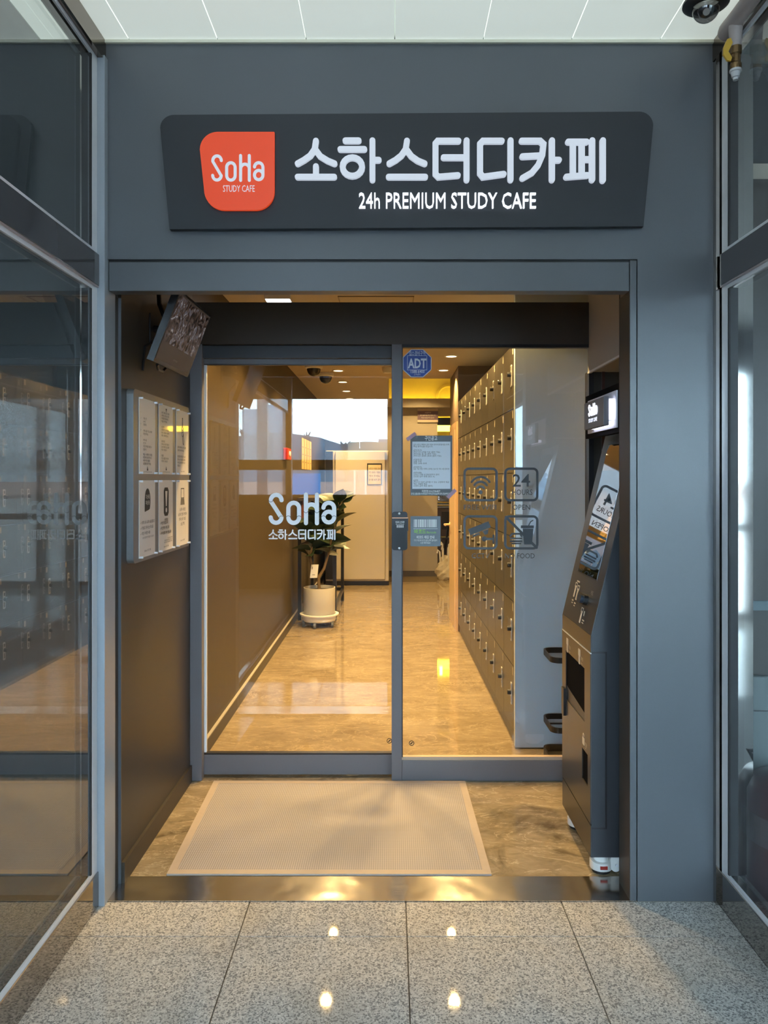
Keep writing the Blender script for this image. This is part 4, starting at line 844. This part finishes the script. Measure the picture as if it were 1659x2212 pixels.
# interior dome cameras and smoke detector
for i, (x, y, lab) in enumerate(((-.77, 7.75, 'larger white based dome camera on the shop ceiling'), (-.70, 8.35, 'smaller dome camera behind the larger one on the shop ceiling'))):
    z = 2.70; c_ = thing('interior_camera', (x, y, z), lab, 'camera', 'dome cameras on the shop ceiling')
    smooth(MB().lathe((x, y, z), [(0, 0), (.085, 0), (.09, -.03), (.075, -.04), (0, -.04)], 28).build('mount', WHITE, c_), 40); smooth(MB().lathe((x, y, z-.04), [(.07*math.cos(t*PI/12), -.075*math.sin(t*PI/12)) for t in range(7)], 24).build('dome', mat('dark dome', (.03, .03, .035), .1), c_), 80)
smooth(tag(MB().lathe((-.03, 7.9, 2.70), [(0, 0), (.05, 0), (.055, -.03), (.04, -.06), (0, -.065)], 24).build('smoke_detector', WHITE), 'white smoke detector on the shop ceiling beside the centre post', 'detector'), 40)

# --- white fridge and its notice
fx0, fx1, fy = -.943, -.075, 11.2
fg_ = thing('tall_fridge', (-.5, fy+.35, 0), 'tall cream white fridge at the end of the corridor', 'fridge')
CRM = mat('cream fridge steel', (.55, .50, .42), .25, spec=.5, noise=(1.5, .04))
B(fx0, -.02, fy+.03, fy+.75, .06, 1.965, bev=.01).build('body', CRM, fg_); B(-.80, fx1, fy, fy+.028, .09, 1.955, bev=.006).build('door', CRM, fg_)
B(fx0, -.02, fy+.03, fy+.7, 0, .06).build('kick_plate', BLACK, fg_); B(fx0, -.835, fy-.004, fy+.03, .09, 1.955).build('dark_side_gap', BLACK, fg_)
wn = thing('fridge_notice', (wx(809, fy), fy-.003, 1.45), 'small framed notice stuck on the cream fridge door', 'notice')
B(wx(793, fy), wx(825, fy), fy-.004, fy-.0005, wz(1048, fy), wz(1001, fy), m=BLACK).build('border', BLACK, wn); B(wx(795, fy), wx(823, fy), fy-.006, fy-.004, wz(1046, fy), wz(1004, fy)).build('sheet', mat('cream sheet', (.7, .58, .4), .5), wn)
t = MB(); ft = front(0, fy-.006, 0)
for k, s in enumerate(['냉장고 이용 안내', '개인 음료는 이름을', '적어 주세요', '음식물 보관 금지']): t.text(ft, s, wx(809, fy), wz(1014+k*8, fy), 3.4*fy/F, d0=.001, maxw=25*fy/F)
t.build('print', INK, wn)
# --- black frame bar table with things on it
rk = thing('bar_table', (-.80, 9.1, 0), 'tall narrow black framed table behind the potted plant', 'table')
for (x, y) in ((-.995, 8.46), (-.61, 8.46), (-.995, 9.82), (-.61, 9.82)): B(x-.019, x+.019, y-.019, y+.019, 0, 1.31).build('leg', BLACK, rk)
for x in (-.995, -.61): B(x-.015, x+.015, 8.48, 9.80, .12, .16).build('rail', BLACK, rk)
B(-.976, -.629, 9.80, 9.84, .13, .17).build('rail', BLACK, rk); B(-1.02, -.585, 8.43, 9.85, 1.31, 1.345).build('table_top', mat('dark table top', (.05, .04, .035), .35), rk)
WOODR = mat('red brown wood', (.22, .08, .04), .4, noise=(20, .2))
B(-.985, -.905, 8.47, 8.49, .95, 1.31).build('side_panel', WOODR, rk)['label'] = 'reddish wooden side panel'
# --- plant, pot, dolly
pc = Vector((-.748, 8.12, 0))
do = thing('plant_dolly', pc, 'white plant dolly on grey casters under the pot', 'dolly')
smooth(MB().lathe(pc, [(0, .06), (.165, .06), (.175, .075), (.175, .12), (.205, .125), (.205, .137), (.175, .137), (.172, .125), (0, .125)], 40).build('tray', WHITE, do), 30)
for k in range(5):
    a = k*2*PI/5+.75; x, y = pc.x+.165*math.cos(a), pc.y+.165*math.sin(a)
    smooth(MB().lathe((x-.012, y, .031), [(0, 0), (.031, 0), (.031, .024), (0, .024)], 18, axis=(1, 0, 0)).tube([(x, y, .03), (x, y, .062)], .012, 8).build('caster', mat('grey caster', (.10, .11, .12), .5), do), 40)
po = thing('potted_rubber_plant', (pc.x, pc.y, .126), 'green rubber plant in a white cylinder pot behind the sliding door', 'plant')
smooth(MB().lathe((pc.x, pc.y, .126), [(0, 0), (.160, 0), (.165, .006), (.168, .28), (.168, .285), (.158, .285), (.156, .25), (0, .25)], 40).build('pot', mat('white stone pot', (.56, .545, .51), .6, noise=(60, .05)), po), 40)
MB().lathe((pc.x, pc.y, .378), [(0, .006), (.08, .004), (.155, .0)], 24).build('soil', mat('dark soil', (.05, .035, .02), .9, noise=(80, .4)), po)
BARK = mat('brown bark', (.16, .11, .065), .8, noise=(40, .2)); LEAFM = mat('dark green leaf', (.018, .034, .014), .32, spec=.6, noise=(9, .25)); LEAF2 = mat('mid green leaf', (.035, .055, .018), .35, spec=.6, noise=(9, .25))
base = Vector((pc.x, pc.y, .38)); s1 = base+Vector((-.01, 0, .13))
stems = [[base, s1, s1+Vector((.06, 0, .10)), s1+Vector((.10, .02, .24)), s1+Vector((.14, .0, .42)), s1+Vector((.19, .0, .62)), s1+Vector((.21, 0, .80))],
         [s1, s1+Vector((-.06, -.02, .10)), s1+Vector((-.09, -.02, .22)), s1+Vector((-.06, 0, .36)), s1+Vector((-.03, .02, .52)), s1+Vector((-.01, .02, .62))]]
sb = MB()
for st in stems: sb.tube(st, [.018-.0016*i for i in range(len(st))], 10)
smooth(sb.build('stem', BARK, po), 70)
def leaf_mesh(nm, m):
    mb = MB(); N = 7; vs, fs_ = [], []
    for i in range(N+1):
        t = i/N; wd = .078*math.sin(PI*min(1, t**.85))*(1.05-.2*t)+.001; cz = -.045*t*t
        for s in (-1, -.5, 0, .5, 1): vs.append((s*wd, t*.2, cz+abs(s)*wd*.32))
    for i in range(N):
        for j in range(4): fs_.append((i*5+j, i*5+j+1, (i+1)*5+j+1, (i+1)*5+j))
    mb.add(vs, fs_); o = mb.build(nm, m); me = o.data; me.polygons.foreach_set('use_smooth', [True]*len(me.polygons)); bpy.data.objects.remove(o); return me
lm = [leaf_mesh('leaf', LEAFM), leaf_mesh('leaf', LEAF2)]
random.seed(11); off = Vector(po['_o'])
for si, st in enumerate(stems):
    segs = st[3:] if si == 0 else st[2:]
    nL = 27 if si == 0 else 20
    for k in range(nL):
        t = k/(nL-1)*(len(segs)-1); i = min(int(t), len(segs)-2); p = segs[i].lerp(segs[i+1], t-i)
        az = k*2.4+si; el = .45+.65*(k/nL)+random.uniform(-.3, .2); sc_l = random.uniform(.95, 1.25)
        o = bpy.data.objects.new('leaf', lm[k % 3 == 0]); COL.objects.link(o); o.parent = po; o.location = p-off
        o.rotation_euler = (el, random.uniform(-.8, .8), az); o.scale = (sc_l, sc_l*(1.0 if si else 1.05), sc_l)
tgo = Fr((pc.x-.09, pc.y-.10, .52), (1, .15, 0), (.12, 0, 1)); MB().rect(tgo, 0, .075, 0, .14, 0, .002).stroke(tgo, [(.01, .13), (.02, .19), (.05, .22)], .003, 0, .002, m=INK).rect(tgo, .02, .05, .03, .035, .0022, .003, m=INK).rect(tgo, .01, .016, .09, .12, .0022, .003, m=INK).build('care_tag', mat('pale tag', (.7, .72, .75), .5), po)

# --- red alarm box and four wall posters on the left corridor wall
al = thing('fire_alarm_box', (-1.045, 7.64, 1.74), 'small red fire alarm box on the left corridor wall', 'alarm')
B(-1.045, -1.0, 7.50, 7.78, 1.74, 1.856, bev=.008).build('housing', mat('alarm red', (.5, .03, .02), .35), al); MB().lathe((-1.0, 7.64, 1.80), [(0, .014), (.025, .012), (.03, 0)], 16, axis=(1, 0, 0)).build('button', WHITE, al)
fw = Fr((-1.045, 0, 0), (0, 1, 0), (0, 0, 1))
for k in range(4):
    ya = 9.06+k*.285; r = thing('wall_poster', (-1.045, ya+.12, 1.67), '%s amber strip poster of the row of four on the left corridor wall' % ('nearest', 'second nearest', 'third nearest', 'farthest')[k], 'poster', 'amber strip posters on the corridor wall')
    MB().rect(fw, ya, ya+.235, 1.67, 2.04, .001, .004).build('sheet', mat('amber poster', (.62, .42, .16), .4), r); t = MB()
    for j in range(3): t.rect(fw, ya+.05, ya+.18, 1.75+j*.09, 1.758+j*.09, .0045, .005)
    t.build('print', INKG, r)
# --- far wall sign, wooden side door with handle
hg = thing('hanging_notice', (wx(923, 12.2), 12.25, 2.45), 'mauve and white notice high on the far back wall', 'notice')
f12 = front(0, 12.255, 0); v12 = 12.26/F; ax_ = lambda v: wx(v, 12.26); az_ = lambda v: wz(v, 12.26)
MB().rect(f12, ax_(902), ax_(946), az_(912.5), az_(882.5), 0, .006).build('card', mat('cream card', (.66, .58, .52), .5), hg)
MB().rect(f12, ax_(902), ax_(946), az_(907), az_(888), .006, .008).build('mauve_band', mat('mauve band', (.19, .13, .20), .5), hg)
t = MB(); t.text(f12, '소음주의', ax_(924), az_(893), 2.6*v12, d0=.009, m=WHITE); t.text(f12, '공부 소음이 되는 작은 행동에 대한', ax_(924), az_(898.5), 2.6*v12, w=34*v12, d0=.009, m=WHITE); t.text(f12, '주의와 배려를 부탁 드립니다', ax_(924), az_(904), 2.6*v12, w=28*v12, d0=.009, m=WHITE); t.build('print', WHITE, hg)
wd = thing('door_3', (.69, 8.25, 0), 'wooden side door with pale handle past the lockers', 'door', kind='structure')
WOOD = mat('honey wood door', (.48, .32, .18), .4, noise=(12, .12))
B(.672, .69, 7.84, 8.69, 0, 2.14).build('casing', WOOD, wd); B(.66, .672, 7.93, 8.60, 0, 2.06).build('leaf', mat('pale wood leaf', (.50, .36, .22), .4, noise=(12, .1)), wd)
hd = MB().tube([(.66, 8.50, 1.05), (.61, 8.50, 1.05), (.60, 8.49, 1.05), (.60, 8.38, 1.05)], .012, 10).lathe((.66, 8.50, 1.05), [(0, .008), (.028, .008), (.028, 0)], 16, axis=(-1, 0, 0)).build('handle', mat('brass handle', (.7, .5, .3), .3, .7), wd)
# --- far room
cu_ = thing('far_counter', (1.3, 16.0, 0), 'brown panelled counter in the far room', 'counter')
B(.9, 2.6, 15.8, 16.3, 0, .95).build('body', mat('brown panel', (.20, .11, .06), .5), cu_)
for k, z in enumerate((.96, 1.02, 1.08)): B(.9, 2.6, 15.76, 16.3, z, z+.03, m=WALLTAN).build('ledge', WALLTAN, cu_)
tag(B(.76, 3.1, 13.4, 13.6, 2.50, 2.62).build('ceiling_beam', mat('dark beam', (.03, .03, .032), .5)), 'dark beam across the far room ceiling', 'beam')
tag(B(.76, 3.1, 17.6, 17.9, 2.66, 2.8).build('far_cove_light', MATS['cove led']), 'yellow cove light over the far room', 'light')
bl = thing('slat_screen', (1.6, 17.0, 1.9), 'brown slatted screen on the far room wall', 'screen')
for k in range(4): B(1.0, 2.6, 17.0, 17.04, 1.98+k*.09, 2.05+k*.09).build('slat', mat('red brown slat', (.25, .10, .06), .5), bl)
tag(smooth(MB().tube([(1.03, 15.6, 2.25), (1.03, 15.6, 2.42)], .03, 12).build('tube_lamp', mat('cool tube', (1, 1, 1), .5, emit=(.8, .9, 1), estr=4))), 'short white tube lamp in the far room', 'light')
st_ = thing('study_sign', (1.15, 15.7, 1.3), 'dotted light sign with study lettering in the far room', 'sign')
fst = front(0, 15.7, 0); MB().rect(fst, .93, 1.35, 1.10, 1.42, -.01, 0).build('panel', WALLTAN, st_)
mb = MB(); mb.text(fst, 'SOHA', 1.16, 1.31, .06, d0=.002, m=INKG); mb.text(fst, 'STUDY', 1.16, 1.19, .08, d0=.002, m=INKG)
for k in range(6): mb.poly(fst, arc(.99, 1.14+k*.045, .012, 0, 360, 8), .002, .003, m=LITS)
mb.build('lettering', INKG, st_)
ch = thing('study_chair', (1.2, 14.0, 0), 'dark chair frame standing in the far room', 'chair')
for (a, b) in (((.96, 13.9, 0), (1.06, 14.0, .75)), ((1.16, 13.9, 0), (1.06, 14.0, .75)), ((.98, 14.2, 0), (1.06, 14.1, .72)), ((1.18, 14.2, 0), (1.08, 14.1, .72))): MB().tube([a, b], .018, 8).build('leg', BLACK, ch)
B(.93, 1.30, 13.85, 14.25, .46, .49).build('seat', HEADER, ch); B(.95, 1.28, 14.22, 14.25, .62, .95).build('backrest', HEADER, ch)
bgm = clear_mat('bag', (1, 1, 1)); bagm = mat('clear plastic bag', (.85, .78, .66), .15, spec=.8, alpha=.55)
ub = thing('plastic_umbrella_bag', (.88, 12.0, 0), 'clear plastic bag of pale umbrella sticks on the far floor', 'bag')
random.seed(5); mb = MB(); N_ = 9; M_ = 16; vs = []
for i in range(N_):
    t = i/(N_-1); rr = (.15+.03*math.sin(t*6))*(1-t**4*.7)
    for j in range(M_): a = 2*PI*j/M_; q = rr*(1+random.uniform(-.12, .12)); vs.append((.86+q*math.cos(a)*.9, 11.95+q*math.sin(a), .004+t*.36+random.uniform(0, .012)))
mb.add(vs, [(i*M_+j, i*M_+(j+1) % M_, (i+1)*M_+(j+1) % M_, (i+1)*M_+j) for i in range(N_-1) for j in range(M_)]); mb.build('bag', bagm, ub)
for k in range(6): a = k*1.05; x, y = .86+.07*math.cos(a), 11.95+.07*math.sin(a); h_ = .42+.06*(k % 3); MB().tube([(x, y, .02), (x+.02*math.cos(a), y, h_), (x+.05*math.cos(a), y, h_+.03), (x+.06*math.cos(a), y, h_-.02)], .013, 8).build('stick', WHITE, ub)

# --- outside, seen only in the glass: ground, road, tower block, hill trees, panel array
struct(B(-160, 160, -300, -2.96, -.4, -.15).build('ground', mat('pale paving', (.42, .38, .36), .8, noise=(.2, .12))), 'pale paved ground outside the lobby', 'ground')
tw = thing('tower_block', (-35, -200, 0), 'tall hazy blue tower block beyond the street', 'building')
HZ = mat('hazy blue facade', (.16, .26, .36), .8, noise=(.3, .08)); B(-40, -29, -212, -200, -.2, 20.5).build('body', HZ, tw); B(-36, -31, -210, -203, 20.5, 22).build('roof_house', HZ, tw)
mb = MB(); tb = Fr((-29, -200, 0), (-1, 0, 0), (0, 0, 1))
for i in range(5):
    for j in range(7): mb.rect(tb, .8+i*2.1, 2.1+i*2.1, 1.5+j*2.7, 3+j*2.7, 0, .06)
mb.build('windows', mat('hazy windows', (.10, .18, .27), .4), tw)['kind'] = 'stuff'
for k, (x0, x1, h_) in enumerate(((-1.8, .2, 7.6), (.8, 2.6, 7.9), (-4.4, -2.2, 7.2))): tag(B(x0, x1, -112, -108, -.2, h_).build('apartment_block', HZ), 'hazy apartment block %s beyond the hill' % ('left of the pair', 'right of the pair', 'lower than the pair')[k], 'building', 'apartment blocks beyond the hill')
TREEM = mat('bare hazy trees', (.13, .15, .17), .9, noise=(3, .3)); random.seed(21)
for k in range(11):
    x = -22+k*1.8+random.uniform(-.2, .2); y = -94-4*(k % 3); h_ = (9.2-.26*k)*random.uniform(.93, 1.06)
    r = thing('bare_tree', (x, y, 0), 'leafless hillside tree, number %s of the row beyond the street' % (['one', 'two', 'three', 'four', 'five', 'six', 'seven', 'eight', 'nine', 'ten', 'eleven', 'twelve', 'thirteen', 'fourteen'][k]), 'tree', 'bare trees on the hill')
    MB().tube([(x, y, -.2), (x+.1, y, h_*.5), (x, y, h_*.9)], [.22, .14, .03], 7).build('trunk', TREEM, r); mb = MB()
    for q in range(90):
        z = h_*random.uniform(.35, .88); a = random.uniform(0, 2*PI); l_ = random.uniform(.6, 1.25)*(1.15-z/h_*.6); mb.tube([(x, y, z), (x+l_*.6*math.cos(a), y+l_*.6*math.sin(a), z+l_*.5), (x+l_*math.cos(a), y+l_*math.sin(a), z+l_*1.1)], [.16, .12, .03], 4)
    mb.build('branches', TREEM, r)['kind'] = 'stuff'
hp = [(-60, -1), (-60, 4.5), (-30, 6.2), (-20, 7.4), (-14.7, 7.9), (-9.6, 7.2), (-6.2, 6.1), (-2, 5.2), (4, 4.2), (20, 3), (20, -1)]
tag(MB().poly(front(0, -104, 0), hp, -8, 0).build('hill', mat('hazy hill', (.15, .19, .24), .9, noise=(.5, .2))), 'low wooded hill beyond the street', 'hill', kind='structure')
pv = thing('panel_array', (-.66, -20, 0), 'raised array of grey panels on white posts across the street', 'panel array')
for i in range(4): B(-1.55+i*.44, -1.13+i*.44, -20.1, -20, 2.1, 2.9).build('panel', mat('array grey', (.20, .19, .17), .5), pv)
for x in (-1.3, -.9, -.3): B(x-.03, x+.03, -20.05, -19.99, -.15, 2.1).build('post', WHITE, pv)
tag(B(-2.126, -1.473, -8.2, -8.1, .7, 1.67).build('blue_barrier', mat('blue barrier', (.10, .26, .55), .5)), 'blue barrier board by the pavement outside', 'barrier')
tag(B(-60, 60, -60.4, -60, -.2, 1.3).build('brick_fence', mat('hazy brick', (.36, .25, .22), .9, noise=(.6, .15))), 'long reddish brick fence across the street', 'fence')

if TXT: bpy.data.objects.remove(TXT)
# tidy helper properties
for o in bpy.data.objects:
    if '_o' in o: del o['_o']
    if o.name.split('.')[0] in ('print', 'icon_print') or (o.parent and 'lettering' in o.name): o['kind'] = 'stuff'
